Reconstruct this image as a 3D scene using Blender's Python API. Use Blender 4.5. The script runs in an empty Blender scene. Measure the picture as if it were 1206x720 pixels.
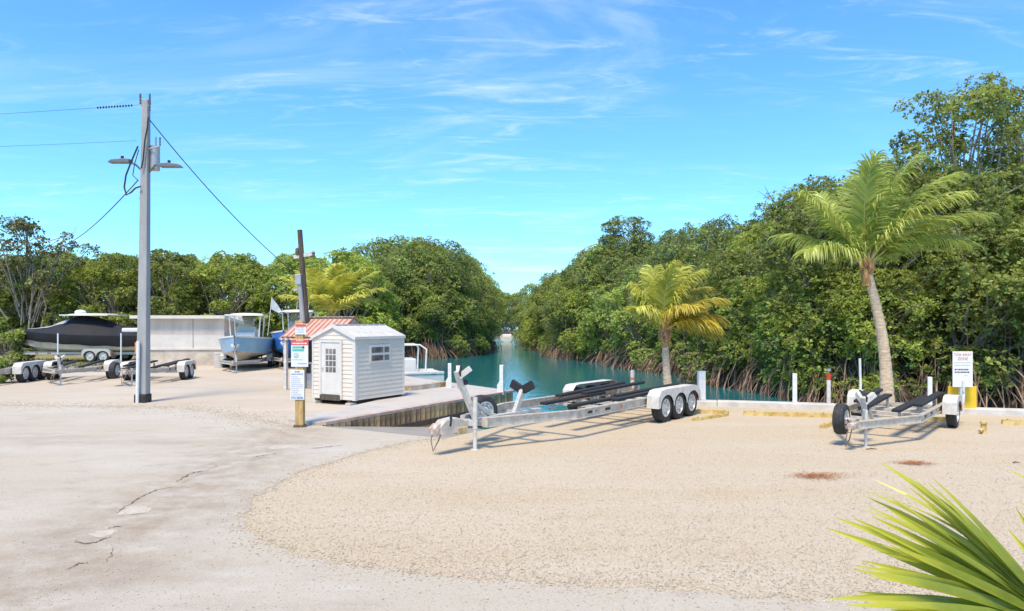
import bpy, math, random
import numpy as np
from mathutils import Vector, Matrix
from mathutils.geometry import tessellate_polygon

random.seed(7)
R = math.radians
scene = bpy.context.scene
COL = scene.collection

# ------------------------------------------------------------------ camera
F, HZ, HC = 850.0, 378.0, 2.25            # focal length in photo pixels, horizon row, eye height
cam_d = bpy.data.cameras.new("camera")
cam = bpy.data.objects.new("camera", cam_d)
COL.objects.link(cam)
cam.location = (0, 0, HC)
cam.rotation_euler = (R(90), 0, 0)
cam_d.sensor_width = 36
cam_d.lens = F / 1206 * 36
cam_d.shift_y = (HZ - 360) / 1206
cam_d.clip_start = 0.05
cam_d.clip_end = 5000
scene.camera = cam

# ------------------------------------------------------------------ sky
SUN_DIR = Vector((-0.20, -0.56, 1.22)).normalized()      # towards the sun
SUN_EL = math.asin(SUN_DIR.z)
SUN_AZ = math.atan2(SUN_DIR.x, SUN_DIR.y)
world = bpy.data.worlds.new("World")
scene.world = world
world.use_nodes = True
wn, wl = world.node_tree.nodes, world.node_tree.links
wn.clear()
def N(nodes, t, **kw):
    n = nodes.new(t)
    for k, v in kw.items():
        if k.startswith('i_'):
            n.inputs[k[2:].replace('_', ' ')].default_value = v
        else:
            setattr(n, k, v)
    return n
out = N(wn, 'ShaderNodeOutputWorld')
bg = N(wn, 'ShaderNodeBackground', i_Strength=0.15)
sky = N(wn, 'ShaderNodeTexSky', sky_type='NISHITA', sun_disc=False, sun_elevation=SUN_EL,
        sun_rotation=SUN_AZ, air_density=1.0, dust_density=0.25, ozone_density=1.6, altitude=0)
tint = N(wn, 'ShaderNodeMix', data_type='RGBA', blend_type='MULTIPLY')
tint.inputs['Factor'].default_value = 1.0
tint.inputs['B'].default_value = (0.40, 0.745, 1.0, 1)
wl.new(sky.outputs[0], tint.inputs['A'])
# thin cirrus, laid out on a high flat layer: direction.xy / direction.z
tc = N(wn, 'ShaderNodeTexCoord')
sep = N(wn, 'ShaderNodeSeparateXYZ'); wl.new(tc.outputs['Generated'], sep.inputs[0])
zz = N(wn, 'ShaderNodeMath', operation='ADD'); zz.inputs[1].default_value = 0.12; wl.new(sep.outputs['Z'], zz.inputs[0])
zm = N(wn, 'ShaderNodeMath', operation='MAXIMUM'); zm.inputs[1].default_value = 0.05; wl.new(zz.outputs[0], zm.inputs[0])
dx = N(wn, 'ShaderNodeMath', operation='DIVIDE'); wl.new(sep.outputs['X'], dx.inputs[0]); wl.new(zm.outputs[0], dx.inputs[1])
dy = N(wn, 'ShaderNodeMath', operation='DIVIDE'); wl.new(sep.outputs['Y'], dy.inputs[0]); wl.new(zm.outputs[0], dy.inputs[1])
cb = N(wn, 'ShaderNodeCombineXYZ'); wl.new(dx.outputs[0], cb.inputs[0]); wl.new(dy.outputs[0], cb.inputs[1])
mp = N(wn, 'ShaderNodeMapping'); mp.inputs['Rotation'].default_value = (0, 0, R(34)); mp.inputs['Scale'].default_value = (0.55, 1.5, 1)
mp.inputs['Location'].default_value = (0.35, 1.9, 0)
wl.new(cb.outputs[0], mp.inputs[0])
n1 = N(wn, 'ShaderNodeTexNoise'); n1.inputs['Scale'].default_value = 1.5; n1.inputs['Detail'].default_value = 9; n1.inputs['Roughness'].default_value = 0.62; n1.inputs['Distortion'].default_value = 0.7
wl.new(mp.outputs[0], n1.inputs['Vector'])
mp2 = N(wn, 'ShaderNodeMapping'); mp2.inputs['Scale'].default_value = (0.55, 0.7, 1); mp2.inputs['Location'].default_value = (3.1, 0.4, 0)
wl.new(cb.outputs[0], mp2.inputs[0])
n2 = N(wn, 'ShaderNodeTexNoise'); n2.inputs['Scale'].default_value = 1.1; n2.inputs['Detail'].default_value = 3
wl.new(mp2.outputs[0], n2.inputs['Vector'])
mp3 = N(wn, 'ShaderNodeMapping'); mp3.inputs['Rotation'].default_value = (0, 0, R(26)); mp3.inputs['Scale'].default_value = (1.0, 3.2, 1); mp3.inputs['Location'].default_value = (5.2, 2.7, 0)
wl.new(cb.outputs[0], mp3.inputs[0])
n3 = N(wn, 'ShaderNodeTexNoise'); n3.inputs['Scale'].default_value = 2.4; n3.inputs['Detail'].default_value = 10; n3.inputs['Roughness'].default_value = 0.66; n3.inputs['Distortion'].default_value = 1.1
wl.new(mp3.outputs[0], n3.inputs['Vector'])
def band(src, lo, hi, to):
    r = N(wn, 'ShaderNodeMapRange', interpolation_type='SMOOTHSTEP'); r.inputs['From Min'].default_value = lo; r.inputs['From Max'].default_value = hi; r.inputs['To Max'].default_value = to
    wl.new(src, r.inputs[0]); return r.outputs[0]
def mul(a, b, op='MULTIPLY'):
    m = N(wn, 'ShaderNodeMath', operation=op); wl.new(a, m.inputs[0]); wl.new(b, m.inputs[1]); return m.outputs[0]
veil = band(n2.outputs[0], 0.34, 0.62, 1.0)
c_a = mul(band(n1.outputs[0], 0.45, 0.84, 0.62), veil)
c_b = mul(band(n3.outputs[0], 0.49, 0.85, 0.52), band(n2.outputs[0], 0.30, 0.56, 1.0))
cm2 = N(wn, 'ShaderNodeMath', operation='ADD', use_clamp=True); wl.new(c_a, cm2.inputs[0]); wl.new(c_b, cm2.inputs[1])
cmx = N(wn, 'ShaderNodeMix', data_type='RGBA'); wl.new(cm2.outputs[0], cmx.inputs['Factor'])
wl.new(tint.outputs['Result'], cmx.inputs['A']); cmx.inputs['B'].default_value = (3.7, 4.2, 4.5, 1)
wl.new(cmx.outputs['Result'], bg.inputs['Color']); wl.new(bg.outputs[0], out.inputs['Surface'])

# ------------------------------------------------------------------ sun, exposure
sd = bpy.data.lights.new("sun", 'SUN'); sd.energy = 2.7; sd.angle = R(14.0); sd.color = (1.0, 0.85, 0.62)
so = bpy.data.objects.new("sun", sd); COL.objects.link(so)
so.rotation_euler = (-SUN_DIR).to_track_quat('-Z', 'Y').to_euler(); so.location = (0, 0, 30)
vs = scene.view_settings
vs.view_transform = 'Standard'; vs.look = 'None'; vs.gamma = 1; vs.exposure = 0.92
scene.render.engine = 'CYCLES'
scene.cycles.max_bounces = 12; scene.cycles.diffuse_bounces = 8

# ------------------------------------------------------------------ materials
MATS = {}
def mat(name, col, rough=0.7, metal=0.0, var=0.12, scale=6.0, bump=0.0, bscale=40.0, col2=None, island=0.0, objrand=0.0,
        spec=0.5, trans=0.0, stretch=(1, 1, 1), contrast=(0.35, 0.65), detail=5):
    """Principled material: base colour broken up by noise, optional fine relief, per-piece tint and translucency."""
    m = bpy.data.materials.new(name); m.use_nodes = True
    n, l = m.node_tree.nodes, m.node_tree.links
    p = n['Principled BSDF']
    p.inputs['Roughness'].default_value = rough; p.inputs['Metallic'].default_value = metal
    p.inputs['Specular IOR Level'].default_value = spec
    tcx = N(n, 'ShaderNodeTexCoord')
    mpx = N(n, 'ShaderNodeMapping'); mpx.inputs['Scale'].default_value = stretch
    l.new(tcx.outputs['Object'], mpx.inputs[0])
    nz = N(n, 'ShaderNodeTexNoise'); nz.inputs['Scale'].default_value = scale; nz.inputs['Detail'].default_value = detail; nz.inputs['Roughness'].default_value = 0.6
    l.new(mpx.outputs[0], nz.inputs['Vector'])
    rg = N(n, 'ShaderNodeMapRange'); rg.inputs['From Min'].default_value = contrast[0]; rg.inputs['From Max'].default_value = contrast[1]
    l.new(nz.outputs[0], rg.inputs[0])
    mx = N(n, 'ShaderNodeMix', data_type='RGBA')
    l.new(rg.outputs[0], mx.inputs['Factor'])
    c = Vector(col)
    a = c * (1 - var); b = Vector(col2) if col2 else c * (1 + var)
    mx.inputs['A'].default_value = (*a, 1); mx.inputs['B'].default_value = (*b, 1)
    res = mx.outputs['Result']
    for amount, src in ((island, 'ShaderNodeNewGeometry'), (objrand, 'ShaderNodeObjectInfo')):
        if amount:
            g = N(n, src)
            ro = g.outputs['Random Per Island'] if src.endswith('Geometry') else g.outputs['Random']
            hs = N(n, 'ShaderNodeHueSaturation')
            vr = N(n, 'ShaderNodeMapRange'); vr.inputs['To Min'].default_value = 1 - amount; vr.inputs['To Max'].default_value = 1 + amount
            l.new(ro, vr.inputs[0]); l.new(vr.outputs[0], hs.inputs['Value'])
            hr = N(n, 'ShaderNodeMapRange'); hr.inputs['To Min'].default_value = 0.5 - 0.035 * amount; hr.inputs['To Max'].default_value = 0.5 + 0.02 * amount
            l.new(ro, hr.inputs[0]); l.new(hr.outputs[0], hs.inputs['Hue'])
            l.new(res, hs.inputs['Color']); res = hs.outputs[0]
    l.new(res, p.inputs['Base Color'])
    if bump:
        bn = N(n, 'ShaderNodeTexNoise'); bn.inputs['Scale'].default_value = bscale; bn.inputs['Detail'].default_value = 4
        l.new(tcx.outputs['Object'], bn.inputs['Vector'])
        bp = N(n, 'ShaderNodeBump'); bp.inputs['Strength'].default_value = bump; bp.inputs['Distance'].default_value = 0.02
        l.new(bn.outputs[0], bp.inputs['Height']); l.new(bp.outputs[0], p.inputs['Normal'])
    if trans:
        tr = N(n, 'ShaderNodeBsdfTranslucent'); l.new(res, tr.inputs['Color'])
        ms = N(n, 'ShaderNodeMixShader'); ms.inputs[0].default_value = trans
        l.new(p.outputs[0], ms.inputs[1]); l.new(tr.outputs[0], ms.inputs[2])
        l.new(ms.outputs[0], n['Material Output'].inputs['Surface'])
    MATS[name] = m
    return m

def ground_mat(name, layers, rough=0.95, bump=0.4, bscale=60):
    """Ground colour from a base and several noise layers: (scale, lo, hi, colour, amount, stretch)."""
    m = bpy.data.materials.new(name); m.use_nodes = True
    n, l = m.node_tree.nodes, m.node_tree.links
    p = n['Principled BSDF']; p.inputs['Roughness'].default_value = rough; p.inputs['Specular IOR Level'].default_value = 0.15
    tcx = N(n, 'ShaderNodeTexCoord')
    res = None
    for i, (sc, lo, hi, colr, am, st, dt) in enumerate(layers):
        if res is None:
            rgb = N(n, 'ShaderNodeRGB'); rgb.outputs[0].default_value = (*colr, 1); res = rgb.outputs[0]; continue
        mpx = N(n, 'ShaderNodeMapping'); mpx.inputs['Scale'].default_value = st; mpx.inputs['Location'].default_value = (i * 3.7, i * 1.3, 0)
        l.new(tcx.outputs['Object'], mpx.inputs[0])
        nz = N(n, 'ShaderNodeTexNoise'); nz.inputs['Scale'].default_value = sc; nz.inputs['Detail'].default_value = dt; nz.inputs['Roughness'].default_value = 0.65
        l.new(mpx.outputs[0], nz.inputs['Vector'])
        rg = N(n, 'ShaderNodeMapRange', interpolation_type='SMOOTHSTEP'); rg.inputs['From Min'].default_value = lo; rg.inputs['From Max'].default_value = hi; rg.inputs['To Max'].default_value = am
        l.new(nz.outputs[0], rg.inputs[0])
        mx = N(n, 'ShaderNodeMix', data_type='RGBA'); l.new(rg.outputs[0], mx.inputs['Factor'])
        l.new(res, mx.inputs['A']); mx.inputs['B'].default_value = (*colr, 1); res = mx.outputs['Result']
    l.new(res, p.inputs['Base Color'])
    bn = N(n, 'ShaderNodeTexNoise'); bn.inputs['Scale'].default_value = bscale; bn.inputs['Detail'].default_value = 5; bn.inputs['Roughness'].default_value = 0.7
    l.new(tcx.outputs['Object'], bn.inputs['Vector'])
    bp = N(n, 'ShaderNodeBump'); bp.inputs['Strength'].default_value = bump; bp.inputs['Distance'].default_value = 0.03
    l.new(bn.outputs[0], bp.inputs['Height']); l.new(bp.outputs[0], p.inputs['Normal'])
    MATS[name] = m
    return m

U = (1, 1, 1)
ground_mat('gravel', [(1, 0, 1, (0.52, 0.42, 0.295), 1, U, 1),
    (0.30, 0.42, 0.62, (0.55, 0.46, 0.355), 0.8, (0.5, 1.6, 1), 5), (0.9, 0.5, 0.72, (0.48, 0.35, 0.225), 0.55, (0.4, 1.2, 1), 6), (0.5, 0.55, 0.72, (0.57, 0.495, 0.40), 0.7, (0.12, 1.5, 1), 6),
    (7, 0.50, 0.70, (0.45, 0.335, 0.22), 0.35, U, 8), (14, 0.52, 0.68, (0.64, 0.56, 0.45), 0.5, U, 6), (30, 0.50, 0.62, (0.66, 0.575, 0.45), 0.6, U, 4), (38, 0.54, 0.66, (0.40, 0.30, 0.20), 0.4, U, 4)], bump=0.6, bscale=42)
pv = ground_mat('pavement', [(1, 0, 1, (0.50, 0.435, 0.35), 1, U, 1),
    (0.16, 0.42, 0.60, (0.535, 0.485, 0.415), 0.85, (1, 1.8, 1), 5), (0.30, 0.50, 0.70, (0.37, 0.30, 0.235), 0.7, (0.6, 1.2, 1), 8),
    (1.7, 0.52, 0.74, (0.36, 0.295, 0.235), 0.5, (0.7, 1.2, 1), 9), (0.8, 0.55, 0.70, (0.565, 0.525, 0.48), 0.7, (0.6, 1.5, 1), 8), (26, 0.52, 0.70, (0.56, 0.51, 0.45), 0.6, U, 5), (60, 0.55, 0.68, (0.24, 0.20, 0.165), 0.6, U, 3)], bump=0.45, bscale=60)
def worn_band(m, a, b, width, colr, amount):
    n, l = m.node_tree.nodes, m.node_tree.links; p = n['Principled BSDF']; src = p.inputs['Base Color'].links[0].from_socket
    d = (Vector(b) - Vector(a)).normalized(); nrm = Vector((-d.y, d.x, 0)); tcx = N(n, 'ShaderNodeTexCoord')
    sub = N(n, 'ShaderNodeVectorMath', operation='SUBTRACT'); sub.inputs[1].default_value = (a[0], a[1], 0); l.new(tcx.outputs['Object'], sub.inputs[0])
    dot = N(n, 'ShaderNodeVectorMath', operation='DOT_PRODUCT'); dot.inputs[1].default_value = nrm; l.new(sub.outputs[0], dot.inputs[0])
    ab = N(n, 'ShaderNodeMath', operation='ABSOLUTE'); l.new(dot.outputs['Value'], ab.inputs[0])
    r1_ = N(n, 'ShaderNodeMapRange', interpolation_type='SMOOTHSTEP'); r1_.inputs['From Min'].default_value = width; r1_.inputs['From Max'].default_value = 0.0; l.new(ab.outputs[0], r1_.inputs[0])
    nz = N(n, 'ShaderNodeTexNoise'); nz.inputs['Scale'].default_value = 2.6; nz.inputs['Detail'].default_value = 10; nz.inputs['Roughness'].default_value = .68; l.new(tcx.outputs['Object'], nz.inputs['Vector'])
    r2_ = N(n, 'ShaderNodeMapRange'); r2_.inputs['From Min'].default_value = .36; r2_.inputs['From Max'].default_value = .64; r2_.inputs['To Max'].default_value = amount; l.new(nz.outputs[0], r2_.inputs[0])
    mu = N(n, 'ShaderNodeMath', operation='MULTIPLY'); l.new(r1_.outputs[0], mu.inputs[0]); l.new(r2_.outputs[0], mu.inputs[1])
    mx = N(n, 'ShaderNodeMix', data_type='RGBA'); l.new(mu.outputs[0], mx.inputs['Factor']); l.new(src, mx.inputs['A']); mx.inputs['B'].default_value = (*colr, 1); l.new(mx.outputs['Result'], p.inputs['Base Color'])
worn_band(pv, (-4.15, 6.0), (-4.45, 13.0), 1.7, (0.31, 0.235, 0.17), .75)
ground_mat('sand', [(1, 0, 1, (0.54, 0.455, 0.36), 1, U, 1), (0.4, 0.42, 0.65, (0.58, 0.515, 0.43), 0.8, (0.6, 1.4, 1), 5),
    (1.6, 0.52, 0.75, (0.44, 0.355, 0.26), 0.5, (0.6, 1, 1), 6), (30, 0.55, 0.7, (0.33, 0.27, 0.20), 0.55, U, 3)], bump=0.7, bscale=45)
ground_mat('slab', [(1, 0, 1, (0.50, 0.46, 0.42), 1, U, 1), (1.1, 0.45, 0.7, (0.43, 0.37, 0.33), 0.7, U, 6), (18, 0.55, 0.7, (0.58, 0.55, 0.52), 0.6, U, 4)], bump=0.25)
ground_mat('ramp', [(1, 0, 1, (0.34, 0.31, 0.28), 1, U, 1), (1.5, 0.45, 0.7, (0.24, 0.22, 0.19), 0.7, U, 6)], bump=0.4)
ground_mat('mud', [(1, 0, 1, (0.12, 0.085, 0.06), 1, U, 1), (2, 0.45, 0.7, (0.07, 0.055, 0.035), 0.8, U, 6)], bump=0.8, bscale=12)
ground_mat('dry_grass', [(1, 0, 1, (0.28, 0.25, 0.10), 1, U, 1), (1.2, 0.45, 0.65, (0.38, 0.33, 0.2), 0.8, U, 6)], bump=0.8, bscale=30)
mat('alu', (0.56, 0.49, 0.41), 0.5, 0.12, var=0.2, scale=9, bump=0.04)
mat('galv', (0.54, 0.51, 0.46), 0.55, 0.15, var=0.16, scale=14, bump=0.05)
mat('white_paint', (0.76, 0.75, 0.72), 0.45, var=0.07, scale=7)
mat('old_white', (0.62, 0.575, 0.52), 0.6, var=0.15, scale=9, bump=0.06)
mat('vinyl', (0.74, 0.645, 0.54), 0.5, var=0.05, scale=3, stretch=(1, 1, 4))
mat('trim', (0.70, 0.65, 0.59), 0.45, var=0.05, scale=4)
mat('roof_grey', (0.60, 0.565, 0.53), 0.6, var=0.10, scale=6)
mat('rubber', (0.035, 0.034, 0.034), 0.75, var=0.35, scale=16, bump=0.15, bscale=60)
mat('bunk_carpet', (0.025, 0.025, 0.027), 0.95, var=0.3, scale=30, bump=0.3)
mat('black_plastic', (0.02, 0.02, 0.022), 0.5, var=0.3)
mat('rim_metal', (0.66, 0.65, 0.63), 0.35, 0.4, var=0.12, scale=20)
mat('rust', (0.22, 0.10, 0.05), 0.8, var=0.5, scale=14, col2=(0.42, 0.28, 0.18), bump=0.2)
mat('coupler_paint', (0.52, 0.28, 0.20), 0.7, var=0.3, scale=12, col2=(0.62, 0.58, 0.50))
mat('yellow_paint', (0.60, 0.38, 0.07), 0.7, var=0.3, scale=8, col2=(0.66, 0.50, 0.22), bump=0.15)
mat('yellow_board', (0.80, 0.52, 0.02), 0.5, var=0.06, scale=5)
mat('yellow_wood', (0.62, 0.42, 0.16), 0.85, var=0.3, scale=7, col2=(0.66, 0.52, 0.30), stretch=(3, 3, .6), bump=0.25)
mat('concrete_pole', (0.36, 0.35, 0.34), 0.85, var=0.10, scale=3, stretch=(2, 2, .5), bump=0.12)
mat('concrete', (0.52, 0.49, 0.45), 0.9, var=0.13, scale=2.5, bump=0.2, bscale=25)
mat('white_concrete', (0.60, 0.56, 0.515), 0.85, var=0.13, scale=3.5, bump=0.2, bscale=20)
mat('wall_upper', (0.60, 0.515, 0.43), 0.9, var=0.14, scale=1.6, stretch=(1, 1, .35), bump=0.12)
mat('wall_pale', (0.66, 0.61, 0.55), 0.9, var=0.08, scale=1.6, bump=0.08)
mat('wall_lower', (0.55, 0.47, 0.385), 0.9, var=0.18, scale=2.2, bump=0.15)
mat('dark_wood', (0.10, 0.075, 0.055), 0.9, var=0.35, scale=5, stretch=(4, 4, .6), bump=0.3)
mat('plank', (0.54, 0.31, 0.12), 0.9, var=0.55, scale=6, stretch=(3, 3, .7), bump=0.35, objrand=0.35, col2=(0.70, 0.49, 0.26))
mat('post_wood', (0.52, 0.33, 0.13), 0.85, var=0.25, scale=7, stretch=(4, 4, .6), bump=0.2)
mat('cap_board', (0.50, 0.36, 0.29), 0.9, var=0.2, scale=5, bump=0.2)
mat('stained_curb', (0.45, 0.27, 0.10), 0.9, var=0.3, scale=3, col2=(0.56, 0.51, 0.45))
mat('black_wrap', (0.02, 0.02, 0.02), 0.6, var=0.3)
mat('cable', (0.03, 0.03, 0.032), 0.6)
mat('lamp_grey', (0.16, 0.17, 0.18), 0.5, 0.2)
mat('xfmr', (0.40, 0.41, 0.42), 0.45, 0.2)
mat('ceramic', (0.13, 0.10, 0.09), 0.3)
mat('orange', (0.75, 0.25, 0.05), 0.6)
mat('red_paint', (0.62, 0.06, 0.03), 0.5, var=0.1)
mat('sign_red', (0.70, 0.09, 0.06), 0.5, var=0.04)
mat('sign_white', (0.78, 0.77, 0.75), 0.5, var=0.05, scale=9)
mat('sign_green', (0.10, 0.48, 0.38), 0.5, var=0.04)
mat('ink', (0.06, 0.06, 0.08), 0.6)
mat('ink_grey', (0.36, 0.37, 0.42), 0.6)
mat('ink_red', (0.55, 0.16, 0.12), 0.6)
mat('ink_blue', (0.13, 0.25, 0.5), 0.6)
mat('gel_white', (0.78, 0.745, 0.69), 0.25, var=0.05, scale=2)
mat('hull_cream', (0.62, 0.54, 0.45), 0.4, var=0.14, scale=2.5)
mat('hull_blue', (0.30, 0.48, 0.64), 0.25, var=0.07, scale=2)
mat('hull_bright', (0.03, 0.20, 0.62), 0.3, var=0.08, scale=2)
mat('canvas_black', (0.011, 0.011, 0.016), 0.75, var=0.3, scale=2.5, bump=0.35, bscale=6)
mat('canvas_grey', (0.36, 0.35, 0.36), 0.85, var=0.2)
mat('flag', (0.74, 0.76, 0.76), 0.8, trans=0.3)
mat('glass', (0.05, 0.06, 0.065), 0.06, var=0.3, scale=3, spec=0.8)
mat('pane', (0.17, 0.155, 0.145), 0.08, var=0.5, scale=4, spec=0.8)
mat('bark', (0.24, 0.195, 0.15), 0.9, var=0.35, scale=6, stretch=(2, 2, .6), bump=0.5, col2=(0.44, 0.38, 0.31))
mat('root', (0.27, 0.155, 0.10), 0.9, var=0.35, scale=4, island=0.45, col2=(0.42, 0.28, 0.19))
mat('leaf_mangrove', (0.26, 0.34, 0.085), 0.52, var=0.38, scale=0.55, island=0.55, objrand=0.26, trans=0.48, col2=(0.42, 0.49, 0.11), spec=0.35)
mat('leaf_dark', (0.215, 0.285, 0.095), 0.52, var=0.38, scale=0.6, island=0.55, objrand=0.26, trans=0.48, col2=(0.35, 0.42, 0.11), spec=0.35)
mat('leaf_light', (0.33, 0.42, 0.08), 0.5, var=0.3, scale=0.6, island=0.5, objrand=0.24, trans=0.48, col2=(0.48, 0.55, 0.10), spec=0.35)
mat('leaf_dry', (0.20, 0.17, 0.06), 0.6, var=0.4, scale=0.6, island=0.5, objrand=0.12, trans=0.2, col2=(0.17, 0.19, 0.05))
mat('palm_green', (0.40, 0.51, 0.09), 0.38, var=0.25, scale=1.2, island=0.3, trans=0.38, col2=(0.58, 0.64, 0.15))
mat('palm_bright', (0.60, 0.64, 0.10), 0.42, var=0.25, scale=1.2, island=0.25, trans=0.42, col2=(0.78, 0.74, 0.15))
mat('palm_yellow', (0.62, 0.58, 0.09), 0.42, var=0.3, scale=1.2, island=0.3, trans=0.4, col2=(0.72, 0.58, 0.09))
mat('rachis', (0.46, 0.44, 0.13), 0.5, var=0.2)
mat('palm_trunk', (0.60, 0.46, 0.32), 0.9, var=0.25, scale=7, stretch=(1, 1, 3), bump=0.6, bscale=18)
mat('husk', (0.40, 0.24, 0.11), 0.95, var=0.4, scale=9, stretch=(3, 3, .7), bump=0.6)
mat('fan_green', (0.21, 0.29, 0.03), 0.35, var=0.25, scale=3.0, island=0.3, trans=0.35, col2=(0.36, 0.40, 0.045))
mat('needles', (0.38, 0.14, 0.04), 0.9, var=0.3, island=0.4)
mat('asphalt_dark', (0.12, 0.09, 0.07), 0.95, var=0.4, scale=8, col2=(0.24, 0.19, 0.15))
mat('patch_pale', (0.50, 0.43, 0.35), 0.95, var=0.12, scale=9, bump=0.4)
mat('pebble', (0.58, 0.48, 0.35), 0.9, var=0.15, island=0.28, scale=3)
mat('grass', (0.20, 0.20, 0.055), 0.7, var=0.3, island=0.4, scale=2, trans=0.3)

g_ = MATS['glass'].node_tree.nodes['Principled BSDF']; g_.inputs['Transmission Weight'].default_value = .85; g_.inputs['Roughness'].default_value = .03
for l_ in list(MATS['glass'].node_tree.links):
    if l_.to_socket == g_.inputs['Base Color']: MATS['glass'].node_tree.links.remove(l_)
g_.inputs['Base Color'].default_value = (.78, .85, .86, 1)
def water_mat():
    m = bpy.data.materials.new('water'); m.use_nodes = True
    n, l = m.node_tree.nodes, m.node_tree.links
    p = n['Principled BSDF']
    p.inputs['Roughness'].default_value = 0.06; p.inputs['IOR'].default_value = 1.33
    tcx = N(n, 'ShaderNodeTexCoord')
    nz = N(n, 'ShaderNodeTexNoise'); nz.inputs['Scale'].default_value = 0.07; nz.inputs['Detail'].default_value = 3
    l.new(tcx.outputs['Object'], nz.inputs['Vector'])
    mx = N(n, 'ShaderNodeMix', data_type='RGBA'); l.new(nz.outputs[0], mx.inputs['Factor'])
    mx.inputs['A'].default_value = (0.004, 0.10, 0.15, 1); mx.inputs['B'].default_value = (0.012, 0.21, 0.20, 1)
    l.new(mx.outputs['Result'], p.inputs['Base Color'])
    mpx = N(n, 'ShaderNodeMapping'); mpx.inputs['Scale'].default_value = (1, 0.7, 1); l.new(tcx.outputs['Object'], mpx.inputs[0])
    b = None
    for sc, st in ((2.2, 0.16), (7.0, 0.10)):
        w = N(n, 'ShaderNodeTexNoise'); w.inputs['Scale'].default_value = sc; w.inputs['Detail'].default_value = 3; l.new(mpx.outputs[0], w.inputs['Vector'])
        bp = N(n, 'ShaderNodeBump'); bp.inputs['Strength'].default_value = st; bp.inputs['Distance'].default_value = 0.12
        l.new(w.outputs[0], bp.inputs['Height'])
        if b: l.new(b, bp.inputs['Normal'])
        b = bp.outputs[0]
    l.new(b, p.inputs['Normal'])
    MATS['water'] = m
water_mat()

def roof_stripes():
    m = bpy.data.materials.new('rusty_roof'); m.use_nodes = True
    n, l = m.node_tree.nodes, m.node_tree.links
    p = n['Principled BSDF']; p.inputs['Roughness'].default_value = 0.7
    tcx = N(n, 'ShaderNodeTexCoord')
    sp = N(n, 'ShaderNodeSeparateXYZ'); l.new(tcx.outputs['Object'], sp.inputs[0])
    mu = N(n, 'ShaderNodeMath', operation='MULTIPLY'); mu.inputs[1].default_value = 2 * math.pi / 0.19; l.new(sp.outputs['X'], mu.inputs[0])
    si = N(n, 'ShaderNodeMath', operation='SINE'); l.new(mu.outputs[0], si.inputs[0])
    nz = N(n, 'ShaderNodeTexNoise'); nz.inputs['Scale'].default_value = 3.0; nz.inputs['Detail'].default_value = 6; l.new(tcx.outputs['Object'], nz.inputs['Vector'])
    ad = N(n, 'ShaderNodeMath', operation='MULTIPLY_ADD'); ad.inputs[1].default_value = 3.0; ad.inputs[2].default_value = -1.5; l.new(nz.outputs[0], ad.inputs[0])
    sm = N(n, 'ShaderNodeMath', operation='ADD'); l.new(si.outputs[0], sm.inputs[0]); l.new(ad.outputs[0], sm.inputs[1])
    rg = N(n, 'ShaderNodeMapRange'); rg.inputs['From Min'].default_value = -0.5; rg.inputs['From Max'].default_value = 0.6; l.new(sm.outputs[0], rg.inputs[0])
    mx = N(n, 'ShaderNodeMix', data_type='RGBA'); l.new(rg.outputs[0], mx.inputs['Factor'])
    mx.inputs['A'].default_value = (0.54, 0.38, 0.31, 1); mx.inputs['B'].default_value = (0.40, 0.14, 0.095, 1)
    l.new(mx.outputs['Result'], p.inputs['Base Color'])
    MATS['rusty_roof'] = m
roof_stripes()

# ------------------------------------------------------------------ helpers
def G(x, y, z=0.0):
    """Photo pixel of a point standing at height z -> world x, y."""
    Y = F * (HC - z) / (y - HZ)
    return Vector(((x - 603) / F * Y, Y, z))
def P(x, y, Y):
    """Photo pixel at known depth Y -> world point."""
    return Vector(((x - 603) / F * Y, Y, HC - (y - HZ) / F * Y))

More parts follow.
